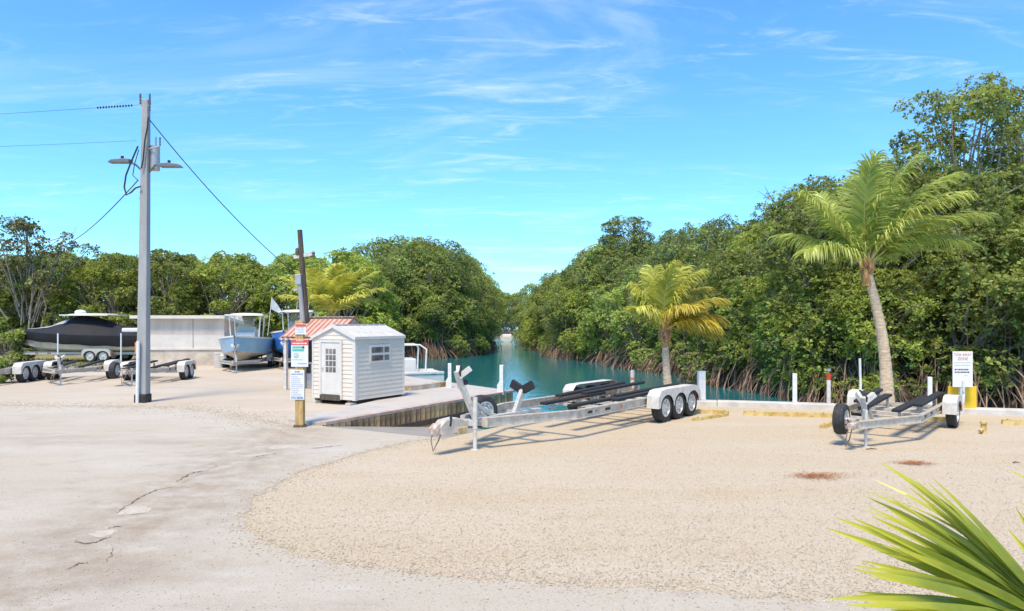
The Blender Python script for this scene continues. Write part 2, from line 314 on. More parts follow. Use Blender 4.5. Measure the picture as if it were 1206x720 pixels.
class MB:
    def __init__(s): s.v = []; s.f = []; s.m = []; s.cur = 0
    def add(s, vs, fs):
        o = len(s.v); s.v += [tuple(v) for v in vs]
        for f in fs: s.f.append([i + o for i in f]); s.m.append(s.cur)
        return s
    def box(s, a, b, M=None):
        (x0, y0, z0), (x1, y1, z1) = a, b
        vs = [(x0, y0, z0), (x1, y0, z0), (x1, y1, z0), (x0, y1, z0), (x0, y0, z1), (x1, y0, z1), (x1, y1, z1), (x0, y1, z1)]
        if M: vs = [M @ Vector(v) for v in vs]
        return s.add(vs, [(0, 3, 2, 1), (4, 5, 6, 7), (0, 1, 5, 4), (1, 2, 6, 5), (2, 3, 7, 6), (3, 0, 4, 7)])
    def beam(s, p, q, w, h, up=(0, 0, 1)):
        """Rectangular bar from p to q, w across, h along 'up'."""
        p, q = Vector(p), Vector(q); d = (q - p).normalized()
        sx = d.cross(Vector(up))
        sx = sx.normalized() if sx.length > 1e-4 else Vector((1, 0, 0))
        uz = sx.cross(d).normalized()
        vs = [c + sx * a * w / 2 + uz * b * h / 2 for c in (p, q) for a, b in ((-1, -1), (1, -1), (1, 1), (-1, 1))]
        return s.add(vs, [(0, 1, 2, 3), (7, 6, 5, 4), (0, 4, 5, 1), (1, 5, 6, 2), (2, 6, 7, 3), (3, 7, 4, 0)])
    def tube(s, pts, rad, n=8, caps=True):
        pts = [Vector(p) for p in pts]
        rs = rad if isinstance(rad, (list, tuple)) else [rad] * len(pts)
        rings = []; prev = None
        for i, p in enumerate(pts):
            d = (pts[min(i + 1, len(pts) - 1)] - pts[max(i - 1, 0)]).normalized()
            if prev is None:
                a = Vector((0, 0, 1)) if abs(d.z) < 0.9 else Vector((1, 0, 0))
                x = d.cross(a).normalized()
            else:
                x = prev - d * prev.dot(d); x.normalize()
            prev = x; y = d.cross(x)
            rings.append([p + (x * math.cos(2 * math.pi * k / n) + y * math.sin(2 * math.pi * k / n)) * rs[i] for k in range(n)])
        vs = [v for r in rings for v in r]; fs = []
        for i in range(len(rings) - 1):
            for k in range(n):
                fs.append((i * n + k, i * n + (k + 1) % n, (i + 1) * n + (k + 1) % n, (i + 1) * n + k))
        if caps: fs.append(list(range(n))[::-1]); fs.append([(len(rings) - 1) * n + k for k in range(n)])
        return s.add(vs, fs)
    def lathe(s, prof, n=20, axis='z', c=(0, 0, 0), caps=True):
        """Profile of (radius, height) turned round an axis through c."""
        c = Vector(c); vs = []
        for r, h in prof:
            for k in range(n):
                a = 2 * math.pi * k / n; u, w = r * math.cos(a), r * math.sin(a)
                vs.append(c + Vector((u, w, h) if axis == 'z' else ((u, h, w) if axis == 'y' else (h, u, w))))
        fs = []
        for i in range(len(prof) - 1):
            for k in range(n): fs.append((i * n + k, i * n + (k + 1) % n, (i + 1) * n + (k + 1) % n, (i + 1) * n + k))
        if caps and prof[0][0] > 1e-4: fs.append(list(range(n))[::-1])
        if caps and prof[-1][0] > 1e-4: fs.append([(len(prof) - 1) * n + k for k in range(n)])
        return s.add(vs, fs)
    def prism(s, poly, ext):
        """Flat polygon (list of 3d points) pushed along the vector ext."""
        n = len(poly); e = Vector(ext)
        vs = [Vector(p) for p in poly] + [Vector(p) + e for p in poly]
        tri = tessellate_polygon([[Vector(p) for p in poly]])
        fs = [tuple(t) for t in tri] + [tuple(i + n for i in t[::-1]) for t in tri]
        fs += [(i, (i + 1) % n, (i + 1) % n + n, i + n) for i in range(n)]
        return s.add(vs, fs)
    def mesh(s, name, mats, smooth=False):
        me = bpy.data.meshes.new(name); me.from_pydata(s.v, [], s.f)
        for m in (mats if isinstance(mats, (list, tuple)) else [mats]): me.materials.append(MATS[m])
        if any(s.m): me.polygons.foreach_set('material_index', s.m)
        me.update()
        import bmesh
        bm = bmesh.new(); bm.from_mesh(me); bmesh.ops.recalc_face_normals(bm, faces=bm.faces); bm.to_mesh(me); bm.free()
        if smooth:
            me.polygons.foreach_set('use_smooth', [True] * len(me.polygons))
            me.set_sharp_from_angle(angle=R(38))
        return me
    def build(s, name, mats, parent=None, smooth=False, loc=None, bevel=0.0):
        o = bpy.data.objects.new(name, s.mesh(name, mats, smooth)); COL.objects.link(o); o.parent = parent
        if loc is not None: o.location = loc
        if bevel:
            b = o.modifiers.new('bevel', 'BEVEL'); b.width = bevel; b.segments = 2; b.limit_method = 'ANGLE'
        return o

def tag(o, label=None, cat=None, group=None, kind=None):
    if label: o['label'] = label
    if cat: o['category'] = cat
    if group: o['group'] = group
    if kind: o['kind'] = kind
    return o
def thing(name, loc, rz, label, cat, group=None):
    o = bpy.data.objects.new(name, None); COL.objects.link(o)
    o.location = loc; o.rotation_euler = (0, 0, rz); o.empty_display_size = 0.3
    return tag(o, label, cat, group)
def place(mesh, name, parent=None, loc=(0, 0, 0), rot=(0, 0, 0), sc=(1, 1, 1)):
    o = bpy.data.objects.new(name, mesh); COL.objects.link(o); o.parent = parent
    o.location = loc; o.rotation_euler = rot; o.scale = sc
    return o
def copy_tree(o, parent=None):
    c = o.copy(); COL.objects.link(c); c.parent = parent
    for ch in list(o.children): copy_tree(ch, c)
    return c
def flat_mesh(name, pts, z, material):
    tri = tessellate_polygon([[Vector((p[0], p[1], 0)) for p in pts]])
    me = bpy.data.meshes.new(name); me.from_pydata([(p[0], p[1], z) for p in pts], [], [tuple(t) for t in tri])
    me.materials.append(MATS[material]); me.update()
    if me.polygons and me.polygons[0].normal.z < 0: me.flip_normals()
    return me
def rough_edge(pts, step=0.25, amp=0.05, seed=1):
    rnd = random.Random(seed); outp = []
    for a, b in zip(pts, pts[1:]):
        a, b = Vector(a[:2]), Vector(b[:2]); n = max(1, int((b - a).length / step)); nn = Vector((-(b - a).y, (b - a).x)).normalized() if (b - a).length else Vector((0, 0))
        for i in range(n): outp.append(a.lerp(b, i / n) + nn * rnd.gauss(0, amp))
    outp.append(Vector(pts[-1][:2])); return outp
def smooth_poly(pts, n=6):
    """Catmull-Rom through the points."""
    o = []
    for i in range(len(pts) - 1):
        p0, p1, p2, p3 = (Vector(pts[max(0, min(len(pts) - 1, i + k))][:2]) for k in (-1, 0, 1, 2))
        for k in range(n):
            t = k / n
            o.append(0.5 * ((2 * p1) + (p2 - p0) * t + (2 * p0 - 5 * p1 + 4 * p2 - p3) * t * t + (3 * p1 - p0 - 3 * p2 + p3) * t ** 3))
    o.append(Vector(pts[-1][:2])); return o
def np_mesh(name, verts, quads, material):
    me = bpy.data.meshes.new(name)
    nv, nf = len(verts), len(quads)
    k = quads.shape[1]
    me.vertices.add(nv); me.vertices.foreach_set('co', verts.astype(np.float32).ravel())
    me.loops.add(nf * k); me.loops.foreach_set('vertex_index', quads.astype(np.int32).ravel())
    me.polygons.add(nf); me.polygons.foreach_set('loop_start', np.arange(0, nf * k, k, dtype=np.int32))
    me.update(calc_edges=True); me.materials.append(MATS[material])
    return me
def text_mesh(body, size, material, depth=0.002, spacing=1.0):
    c = bpy.data.curves.new('lettering', 'FONT'); c.body = body; c.size = size; c.extrude = depth; c.align_x = 'CENTER'; c.align_y = 'CENTER'; c.space_character = spacing
    o = bpy.data.objects.new('tmp', c); COL.objects.link(o)
    dg = bpy.context.evaluated_depsgraph_get(); me = bpy.data.meshes.new_from_object(o.evaluated_get(dg))
    bpy.data.objects.remove(o); bpy.data.curves.remove(c)
    me.name = 'lettering'; me.materials.clear(); me.materials.append(MATS[material]); return me

# ------------------------------------------------------------------ ground, water, banks
WZ = -0.65                                            # water level
def wall_y(x): return 19.0 - 0.286 * (x - 5.4)
W0 = Vector((2.6, wall_y(2.6)))
L0, L1 = Vector((-4.04, 15.4)), Vector((0.0, 22.5))
R0 = Vector((-1.27, 13.8))
D2 = Vector((-3.7, 27.7))
land = [(70, -20), (70, wall_y(70) + 8), (30, wall_y(30)), tuple(W0), tuple(R0), tuple(L0), tuple(L1), tuple(D2), (-7.0, 34), (-9.5, 44), (-13.5, 50), (-20, 62), (-60, 70), (-120, 70), (-120, -20)]
lm = MB()
tri = tessellate_polygon([[Vector((x, y, 0)) for x, y in land]])
nL = len(land)
lm.add([(x, y, 0) for x, y in land] + [(x, y, -2.6) for x, y in land],
       [tuple(t) for t in tri] + [(i, (i + 1) % nL, (i + 1) % nL + nL, i + nL) for i in range(nL)])
tag(lm.build('ground', 'gravel'), kind='structure')
sb = MB(); sb.add([(-2500, -1200, -2.6), (2500, -1200, -2.6), (2500, 3500, -2.6), (-2500, 3500, -2.6)], [(0, 1, 2, 3)])
tag(sb.build('seabed', 'mud'), kind='structure')
wm = MB(); wm.add([(-2500, -1200, WZ), (2500, -1200, WZ), (2500, 3500, WZ), (-2500, 3500, WZ)], [(0, 1, 2, 3)])
tag(wm.build('water', 'water'), kind='structure')

right_edge = [(60, 12), (32, 19), (16.8, 23.7), (10.4, 25.4), (9.4, 32.4), (7.75, 42), (5.8, 51), (3.5, 58), (2.5, 80), (1.5, 100)]
def bank(name, edge, back, top=-0.40):
    e = rough_edge(smooth_poly(edge, 5), 0.8, 0.12, 3)
    m = MB(); n = len(e); ring0 = [(p.x, p.y, WZ - 0.5) for p in e]
    cx = Vector(back[len(back) // 2])
    ring1 = []
    for p in e:
        d = (cx - p).normalized() * 1.2
        ring1.append((p.x + d.x, p.y + d.y, top))
    poly = [Vector(q) for q in ring1] + [Vector((x, y, top)) for x, y in back]
    m.add(ring0 + ring1, [(i, i + 1, i + 1 + n, i + n) for i in range(n - 1)])
    m.add(poly, [tuple(t) for t in tessellate_polygon([poly])])
    return tag(m.build(name, 'mud', smooth=True), kind='structure')
bank('mangrove_bank', right_edge, [(10, 140), (90, 160), (150, 60), (90, 10)])
bank('left_bank', [(-60, 140), (-20, 125), (-3.5, 108), (-1.6, 85), (-1.2, 70), (-3.5, 61), (-6.9, 57), (-8.5, 52), (-13, 48), (-20, 47)], [(-45, 60), (-30, 95), (-45, 130)])
bank('far_bank', [(-40, 128), (-10, 122), (4, 124), (30, 130)], [(60, 200), (0, 220), (-60, 200)])

# pavement sheet (grey driveway) 4 mm above the gravel
pave_px = [(-420, 479), (-150, 477), (0, 477.5), (120, 478.5), (200, 480.5), (262, 486), (300, 493), (350, 503)]
grav_px = [(525, 517), (480, 521), (415, 537), (345, 560), (303, 585), (288, 610), (302, 635), (345, 653), (420, 668), (520, 680), (650, 690), (760, 696), (900, 705), (1000, 708), (1110, 715), (1250, 725), (1600, 745)]
top_edge = rough_edge(smooth_poly([G(*p) for p in pave_px], 5), 0.3, 0.035, 4)
low_edge = rough_edge(smooth_poly([G(*p) for p in grav_px], 5), 0.12, 0.028, 5)
pave = [Vector((-60, top_edge[0].y))] + top_edge + [L0 + Vector((-0.02, -0.03))] + [R0 + Vector((-0.02, -0.02))] + low_edge[1:] + [Vector((40, low_edge[-1].y)), Vector((40, -15)), Vector((-60, -15))]
tag(place(flat_mesh('driveway', pave, 0.004, 'pavement'), 'driveway'), kind='structure')
# pale sand yard on the far side of the driveway
yard = [Vector((-60, top_edge[0].y - 1.0))] + [p + Vector((0, -0.6)) for p in top_edge[:-4]] + [Vector((-4.9, 16.3)), Vector((-4.1, 18.75)), Vector((-3.3, 21.5)), Vector((-4.4, 27.6)), Vector((-7.6, 34)), Vector((-10, 42)), Vector((-60, 42))]
tag(place(flat_mesh('sand_yard', yard, 0.002, 'sand'), 'sand_yard'), kind='structure')
gy = rough_edge([(-60, 33.2), (-30, 34.6), (-19.0, 35.5), (-18.5, 60), (-60, 60)], 0.5, 0.12, 8)
tag(place(flat_mesh('grass_strip', gy, 0.006, 'dry_grass'), 'grass_strip'), kind='structure')

# boat ramp sloping into the water
rd = (L1 - L0).normalized(); rlen = 12.0
rm = MB(); e0, e1 = L0, R0; e2 = (W0 - R0).normalized()
rz = -0.13 * rlen
rm.add([(*e0, 0.001), (*e1, 0.001), (*(e1 + e2 * rlen), rz), (*(e0 + rd * rlen), rz)], [(0, 1, 2, 3)])
tag(rm.build('boat_ramp', 'ramp'), kind='structure')

# cracks and pale patches in the driveway
def crack(px, w, seed):
    pts = rough_edge(smooth_poly([G(*p) for p in px], 8), 0.03, 0.012, seed); rnd = random.Random(seed); m = MB(); n = len(pts); vs = []
    for i, p in enumerate(pts):
        d = (pts[min(i + 1, n - 1)] - pts[max(i - 1, 0)]); nn = Vector((-d.y, d.x)).normalized(); k = .7 * w * math.sin(math.pi * (i + .5) / n) ** .6 * rnd.uniform(.15, 1)
        vs += [(*(p + nn * k), 0.009), (*(p - nn * k * rnd.uniform(.3, 1)), 0.009)]
    m.add(vs, [(2 * i, 2 * i + 1, 2 * i + 3, 2 * i + 2) for i in range(n - 1)])
    return tag(m.build('pavement_crack', 'asphalt_dark'), kind='structure')
crack([(208, 568), (218, 562), (230, 557), (245, 555)], 0.035, 11)
crack([(137, 606), (150, 596), (168, 586), (185, 578), (208, 574)], 0.03, 12)
crack([(88, 638), (98, 641), (115, 639), (134, 631)], 0.03, 13)
crack([(298, 539), (310, 537), (326, 535)], 0.035, 14)
crack([(366, 529), (385, 527), (404, 525)], 0.03, 15)
crack([(142, 607), (160, 607), (176, 602)], 0.012, 16)
crack([(128, 623), (136, 621), (142, 621)], 0.02, 17)
crack([(80, 672), (92, 665), (104, 664)], 0.02, 18)
crack([(215, 569), (228, 563), (240, 558)], 0.01, 19)
crack([(240, 556), (262, 547), (290, 541)], 0.01, 20)
crack([(122, 664), (131, 655), (133, 645)], 0.012, 21)
def blob(name, px, rx, ry, material, z, seed):
    c = G(*px); rnd = random.Random(seed); pts = []
    for k in range(36):
        a = 2 * math.pi * k / 36; q = 1 + 0.12 * math.sin(3 * a + seed) + 0.09 * math.sin(7 * a + 2 * seed) + rnd.uniform(-.06, .06)
        pts.append(Vector((c.x + rx * q * math.cos(a), c.y + ry * q * math.sin(a))))
    return tag(place(flat_mesh(name, pts, z, material), name), kind='structure')
blob('pavement_patch', (159, 602), 0.17, 0.20, 'patch_pale', 0.006, 2)
blob('pavement_patch', (121, 629), 0.12, 0.13, 'patch_pale', 0.006, 5)
blob('pavement_patch', (335, 527), 0.30, 0.18, 'patch_pale', 0.006, 8)

# pebbles: on the gravel lot, thinning out over its edge onto the driveway
def pebbles(name, n, region, lo, hi, seed):
    rng = np.random.default_rng(seed); pts = region(rng, n); n = len(pts)
    s = rng.uniform(lo, hi, n) ** 1.0
    base = np.array([(1, 0, 0), (0, 1, 0), (-1, 0, 0), (0, -1, 0), (0, 0, .7), (0, 0, -.5)])
    V = base[None] * (1 + rng.uniform(-.35, .35, (n, 6, 1))) * s[:, None, None]
    a = rng.uniform(0, 6.28, n); ca, sa = np.cos(a)[:, None], np.sin(a)[:, None]
    x = V[..., 0] * ca - V[..., 1] * sa; y = V[..., 0] * sa + V[..., 1] * ca
    V = np.stack([x + pts[:, None, 0], y + pts[:, None, 1], V[..., 2] + 0.006 + s[:, None] * 0.15], -1)
    T = np.array([(0, 1, 4), (1, 2, 4), (2, 3, 4), (3, 0, 4), (1, 0, 5), (2, 1, 5), (3, 2, 5), (0, 3, 5)])
    T = T[None] + (np.arange(n) * 6)[:, None, None]
    return tag(place(np_mesh(name, V.reshape(-1, 3), T.reshape(-1, 3), 'pebble'), name), 'loose pale limestone pebbles strewn over the gravel lot', 'gravel', kind='stuff')
edge_np = np.array([(p.x, p.y) for p in low_edge])
def in_lot(rng, n):
    # distance along view so that nearer gravel is denser on the ground but even in the picture
    px = rng.uniform(285, 1230, n * 2); py = 500 + (rng.uniform(0, 1, n * 2) ** 0.8) * 225
    Y = F * HC / (py - HZ); X = (px - 603) / F * Y
    pts = np.stack([X, Y], 1)
    poly = np.vstack([edge_np, [[45, 8], [45, 12], [9, 17], [2.6, 19], R0 + e2 * 1.0]])
    inside = np.zeros(len(pts), bool); j = len(poly) - 1
    for i in range(len(poly)):
        xi, yi = poly[i]; xj, yj = poly[j]
        c = ((yi > pts[:, 1]) != (yj > pts[:, 1])) & (pts[:, 0] < (xj - xi) * (pts[:, 1] - yi) / (yj - yi + 1e-12) + xi)
        inside ^= c; j = i
    return pts[inside][:n]
def along_edge(rng, n):
    i = rng.integers(0, len(edge_np) - 1, n); t = rng.uniform(0, 1, (n, 1)); p = edge_np[i] * (1 - t) + edge_np[i + 1] * t
    return p + rng.normal(0, 0.16, (n, 2)) * rng.uniform(.2, 1.8, (n, 1))
pebbles('loose_gravel', 26000, in_lot, 0.003, 0.0095, 1)
pebbles('edge_gravel', 5000, along_edge, 0.003, 0.012, 2)
def on_drive(rng, n):
    px = rng.uniform(0, 1000, n); py = 500 + rng.uniform(0, 1, n) ** .7 * 220; Y = F * HC / (py - HZ)
    return np.stack([(px - 603) / F * Y, Y], 1)
edge2 = np.array([(p.x, p.y) for p in top_edge])
def along_top(rng, n):
    i = rng.integers(4, len(edge2) - 1, n); t = rng.uniform(0, 1, (n, 1)); p = edge2[i] * (1 - t) + edge2[i + 1] * t
    return p + rng.normal(0, 0.45, (n, 2)) * rng.uniform(.1, 1.6, (n, 1))
pebbles('yard_grit', 5000, along_top, 0.006, 0.018, 6)
pebbles('drive_grit', 2600, on_drive, 0.003, 0.009, 3)

# ------------------------------------------------------------------ sea wall, dock, ramp bulkhead
def along_wall(x): return Vector((x, wall_y(x), 0))
ws = thing('sea_wall', along_wall(8), math.atan(-0.286), 'low white concrete sea wall between gravel lot and canal', 'sea wall')
k = math.sqrt(1 + 0.286 ** 2)
xs = [-5.4 * k, -2.6 * k, 0.2, 2.9, 5.8, 8.6, 12, 16, 22]
for i, (a, b) in enumerate(zip(xs, xs[1:])):
    MB().box((a + .006, -0.06, -0.02), (b - .006, 0.36, 0.13 + 0.006 * (i % 2))).build('cap_section', 'white_concrete', ws, bevel=0.015)
MB().box((xs[0], 0.005, -2.5), (xs[-1], 0.24, -0.021)).build('wall_panel', 'concrete', ws)

dk = thing('dock', (L0.x, L0.y, 0), math.atan2(rd.y, rd.x), 'narrow concrete dock beside the boat ramp, with wooden plank bulkhead', 'dock')
Md = Matrix.Translation((L0.x, L0.y, 0)) @ Matrix.Rotation(math.atan2(rd.y, rd.x), 4, 'Z'); Mi = Md.inverted()
dock_poly = [Mi @ Vector((*p, 0.0)) for p in (L0 + Vector((0, 0)), L1, D2, (-5.6, 31.0), (-6.2, 30.6), (-4.3, 26.6), (-3.15, 22.6), (-3.25, 21.2), (-4.1, 18.6), (-4.95, 16.0))]
MB().prism([p + Vector((0, 0, -0.05)) for p in dock_poly], (0, 0, 0.12)).build('deck_slab', 'slab', dk)
Ld = (L1 - L0).length
MB().box((0.0, -0.09, 0.03), (Ld + .05, 0.10, 0.095)).build('edge_board', 'cap_board', dk)
plank = MB().box((0.012, -0.05, -1.9), (0.182, 0, 0.028)).mesh('plank', 'plank')
xp = 0.0; rnd = random.Random(5)
while xp < Ld - 0.1:
    w = rnd.uniform(0.86, 1.12)
    place(plank, 'plank', dk, (xp, -0.002 - rnd.uniform(0, .035), -rnd.uniform(0, .01)), (0, rnd.uniform(-.006, .006), 0), (w, 1, 1)); xp += 0.2 * w
plank2 = MB().box((0.006, -0.04, -1.9), (0.30, 0, 0.06)).mesh('plank', 'plank')
for i in range(21):
    p = L1.lerp(D2, i / 21); o = place(plank2, 'plank', dk, Mi @ Vector((*p, 0)), (0, 0, math.atan2((D2 - L1).y, (D2 - L1).x) - math.atan2(rd.y, rd.x)))
for y in (-0.35,):
    MB().beam((0.2, -0.06, y), (Ld, -0.06, y), 0.06, 0.14).build('waler', 'dark_wood', dk)
a, b = G(480, 463), G(528, 457)
tag(MB().box((0, -.12, 0), ((b - a).length, .12, .16)).build('curb_block', 'rust', None), 'rust stained concrete curb lying on the dock beside the shed', 'curb')
o = bpy.data.objects['curb_block']; o.location = (a.x, a.y, 0.065); o.rotation_euler = (0, 0, math.atan2(b.y - a.y, b.x - a.x)); o.data.materials[0] = MATS['stained_curb']

def piling(name, px, ytop, ybase, w, label, Y=None, mats='white_paint', bands=None, rise=0.13, notch=False):
    b = G(px, ybase, rise) if Y is None else Vector(((px - 603) / F * Y, Y, rise))
    h = HC - (ytop - HZ) / F * b.y - b.z
    t = thing(name, b, 0.3 * (px % 3 - 1), label, 'post')
    if notch:
        m = MB().box((-w / 2, -w / 2, h * .4), (w / 2, w / 2, h)); m.build('shaft', mats, t, bevel=.012)
        MB().prism([(-w * 1.1, -w * .55, -.06), (w * .55, -w * .55, -.06), (w * .55, -w * .55, h * .42), (-w * .5, -w * .55, h * .42), (-w * 1.1, -w * .55, h * .28)], (0, w * 1.1, 0)).build('collar', mats, t, bevel=.01)
    elif bands:
        MB().lathe([(w / 2, -.06), (w / 2, h - .03), (w * .3, h)], 14).build('shaft', mats, t, smooth=True)
        for z0, z1, c in bands: MB().lathe([(w / 2 + .004, z0), (w / 2 + .004, z1)], 14).build('band', c, t, smooth=True)
    else:
        MB().box((-w / 2, -w / 2, -.06), (w / 2, w / 2, h)).build('shaft', mats, t, bevel=.012)
        MB().box((-w / 2 - .006, -w / 2 - .006, .0), (w / 2 + .006, w / 2 + .006, .05)).build('collar', 'old_white', t)
    return t
piling('mooring_post', 529.5, 428, 457, 0.11, 'white mooring post on the dock edge, the one nearer the shed', rise=.06, notch=True)
piling('mooring_post', 591, 430, 463, 0.12, 'white mooring post at the outer corner of the dock', rise=.06, notch=True)
Yw = lambda px: next(Y for Y in (17 + .01 * i for i in range(400)) if Y >= wall_y((px - 603) / F * Y) + .12)
piling('mooring_post', 826, 437, 472, 0.19, 'thick square white post on the sea wall behind the triple axle trailer', Y=Yw(826))
piling('mooring_post', 936, 440, 475, 0.11, 'slim square white post on the sea wall between thick post and red banded post', Y=Yw(936))
piling('banded_post', 976, 442, 478, 0.10, 'round white post with one red band near its top, on the sea wall', Y=Yw(976), bands=[(.62, .78, 'red_paint'), (.84, .9, 'xfmr')], mats='old_white')
piling('mooring_post', 1095, 444, 475, 0.10, 'slim square white post on the sea wall beside the tow sign', Y=Yw(1095))
piling('banded_post', 745, 436, 462, 0.12, 'short post with orange and white bands behind the trailer fender', Y=20.2, bands=[(.30, .37, 'orange'), (.45, .52, 'orange'), (.60, .67, 'orange')], mats='old_white', rise=.0)

# ------------------------------------------------------------------ trees
def unit(a): return a / (np.linalg.norm(a, axis=-1, keepdims=True) + 1e-9)
def leaf_quads(rng, Pn, D, per, L, W, open_=0.45):
    n = len(Pn)
    ref = np.where(np.abs(D[:, 2:3]) < .9, np.array([[0, 0, 1.0]]), np.array([[1.0, 0, 0]]))
    t = unit(np.cross(D, ref)); b = np.cross(D, t)
    ang = (np.arange(per) * 2.4)[None] + rng.uniform(0, 6.28, (n, 1)) + rng.normal(0, .3, (n, per))
    el = open_ + rng.normal(0, .3, (n, per))
    d = unit(D[:, None] * el[..., None] + t[:, None] * np.cos(ang)[..., None] + b[:, None] * np.sin(ang)[..., None])
    w = unit(np.cross(d, D[:, None] + rng.normal(0, .25, (n, per, 3))))
    s = rng.uniform(.65, 1.25, (n, per, 1))
    p0 = Pn[:, None] + d * L * .12
    tip = p0 + d * L * s; mid = p0 + d * L * s * .55 + D[:, None] * L * .08
    V = np.stack([p0, mid + w * W * s, tip, mid - w * W * s], 2).reshape(-1, 3)
    Q = np.arange(len(V)).reshape(-1, 4)
    return V, Q
def crown_mesh(seed, H, Rad, clumps, ros, per, L, W, low=0.12, hc=0.5, clump_r=(.45, .95), material='leaf_mangrove', flat=0.75, hollow=.5, lean=0):
    rng = np.random.default_rng(seed); Vs = []; Qs = []; off = 0
    cents = []
    lob = rng.uniform(0, 6.28, 4)
    for _ in range(clumps):
        u = rng.uniform(0, 1); h = (low + (1 - low) * u ** .85) * H
        if h > hc * H: prof = math.sqrt(max(0, 1 - ((h - hc * H) / (H - hc * H)) ** 2))
        else: prof = 0.86 + 0.14 * (h / (hc * H))
        a = rng.uniform(0, 6.28)
        rr = Rad * prof * (1 + .16 * math.sin(2 * a + lob[0]) + .12 * math.sin(3 * a + lob[1] + h) + .10 * math.sin(5 * a + lob[2] + 2 * h))
        q = hollow + (1 - hollow) * rng.uniform(0, 1) ** .6
        c = np.array([rr * q * math.cos(a) + lean * h, rr * q * math.sin(a), h - .2 * rng.uniform()])
        cr = rng.uniform(*clump_r); cents.append((c, cr))
        n = int(ros * (cr / clump_r[1]) ** 1.5)
        d = unit(rng.normal(0, 1, (n, 3)) + np.array([math.cos(a) * .55, math.sin(a) * .55, .45]))
        pos = c + d * cr * np.array([1, 1, flat]) * rng.uniform(.55, 1.08, (n, 1)) ** .6
        D = unit(d * .8 + np.array([0, 0, .55]) + rng.normal(0, .25, (n, 3)))
        ks = rng.uniform(.68, 1.3); V, Q = leaf_quads(rng, pos, D, per, L * ks, W * ks * rng.uniform(.85, 1.2))
        Vs.append(V); Qs.append(Q + off); off += len(V)
    return np_mesh('crown', np.vstack(Vs), np.vstack(Qs), material), cents
def trunk_mesh(seed, H, cents, nst, base_r, z0=-0.6, spread=.5, twig=0.6, bare=36):
    rnd = random.Random(seed); m = MB()
    for i in range(nst):
        a = rnd.uniform(0, 6.28); b = Vector((math.cos(a) * spread * rnd.random(), math.sin(a) * spread * rnd.random(), z0))
        top = Vector(rnd.choice(cents)[0]); top.z = min(max(top.z, H * .55), H * .88)
        mid = b.lerp(top, .5) + Vector((rnd.uniform(-.5, .5), rnd.uniform(-.5, .5), rnd.uniform(0, .6)))
        pts = [b, b.lerp(mid, .5) + Vector((rnd.uniform(-.2, .2), rnd.uniform(-.2, .2), 0)), mid, mid.lerp(top, .5) + Vector((rnd.uniform(-.3, .3), rnd.uniform(-.3, .3), .1)), top]
        r = base_r * rnd.uniform(.5, 1); m.tube(pts, [r, r * .85, r * .65, r * .45, r * .2], 6)
    for c, cr in cents:
        if rnd.random() < twig:
            c = Vector(c); h = c.z * rnd.uniform(.35, .75); s = Vector((c.x * rnd.uniform(.1, .45), c.y * rnd.uniform(.1, .45), h))
            mid = s.lerp(c, .5) + Vector((rnd.uniform(-.35, .35), rnd.uniform(-.35, .35), rnd.uniform(-.25, .3)))
            e = c + (c - mid) * rnd.uniform(.2, .5); e.z = min(e.z, c.z + .25, H * .93)
            m.tube([s, mid, c, e], [.05, .038, .026, .012], 4, caps=False)
    for k_ in range(bare):
        c, cr = rnd.choice(cents); c = Vector(c); o_ = Vector((c.x, c.y, 0)).normalized()
        p = Vector((c.x * .55, c.y * .55, max(.4, c.z - rnd.uniform(.2, 1.3)))); q = c + o_ * rnd.uniform(.3, .85) * cr + Vector((rnd.uniform(-.5, .5), rnd.uniform(-.5, .5), rnd.uniform(-.5, .4)))
        mm = p.lerp(q, .55) + Vector((rnd.uniform(-.25, .25), rnd.uniform(-.25, .25), rnd.uniform(-.3, .2))); r = rnd.uniform(.012, .03)
        m.tube([p, mm, q, q + (q - mm) * .35 + Vector((rnd.uniform(-.2, .2), rnd.uniform(-.2, .2), rnd.uniform(-.15, .25)))], [r * 1.2, r, r * .7, r * .3], 4, caps=False)
        f = mm.lerp(q, .5); m.tube([f, f + o_ * .3 + Vector((rnd.uniform(-.5, .5), rnd.uniform(-.5, .5), rnd.uniform(-.1, .5)))], [r * .6, r * .25], 4, caps=False)
    return m.mesh('trunk', 'bark', smooth=True)
def root_mesh(seed, Rad, n, material='root'):
    rnd = random.Random(seed); m = MB()
    for i in range(n):
        a = rnd.uniform(0, 6.28); r0 = Rad * .8 * math.sqrt(rnd.random()); h = rnd.uniform(.2, 1.15) + (.7 if rnd.random() < .15 else 0); reach = rnd.uniform(.25, .95)
        u = Vector((math.cos(a), math.sin(a), 0)); side = Vector((-u.y, u.x, 0)) * rnd.uniform(-.5, .5)
        s = u * r0 + Vector((0, 0, h)); e = u * (r0 + reach) + side + Vector((0, 0, -.75))
        mid = s.lerp(e, .45) + Vector((0, 0, .28 * h)) + u * .18
        q = mid.lerp(e, .55) + u * .14 + Vector((0, 0, .1))
        r = rnd.uniform(.011, .026); m.tube([s, mid, q, e], [r * .8, r, r, r * .9], 4, caps=False)
        if rnd.random() < .5:
            e2_ = q + Vector((rnd.uniform(-.4, .4), rnd.uniform(-.4, .4), 0)); e2_.z = -.75
            m.tube([mid, mid.lerp(e2_, .5) + u * .12, e2_], [r * .8, r * .8, r * .7], 4, caps=False)
    for i in range(n // 14):                              # hanging aerial roots
        a = rnd.uniform(0, 6.28); rr = Rad * rnd.uniform(.5, 1.05); x, y = rr * math.cos(a), rr * math.sin(a)
        m.tube([(x, y, rnd.uniform(1.5, 3.2)), (x + rnd.uniform(-.1, .1), y + rnd.uniform(-.1, .1), .6), (x + rnd.uniform(-.15, .15), y + rnd.uniform(-.15, .15), -.75)], .012, 4, caps=False)
    me = m.mesh('prop_roots', material, smooth=True); return me

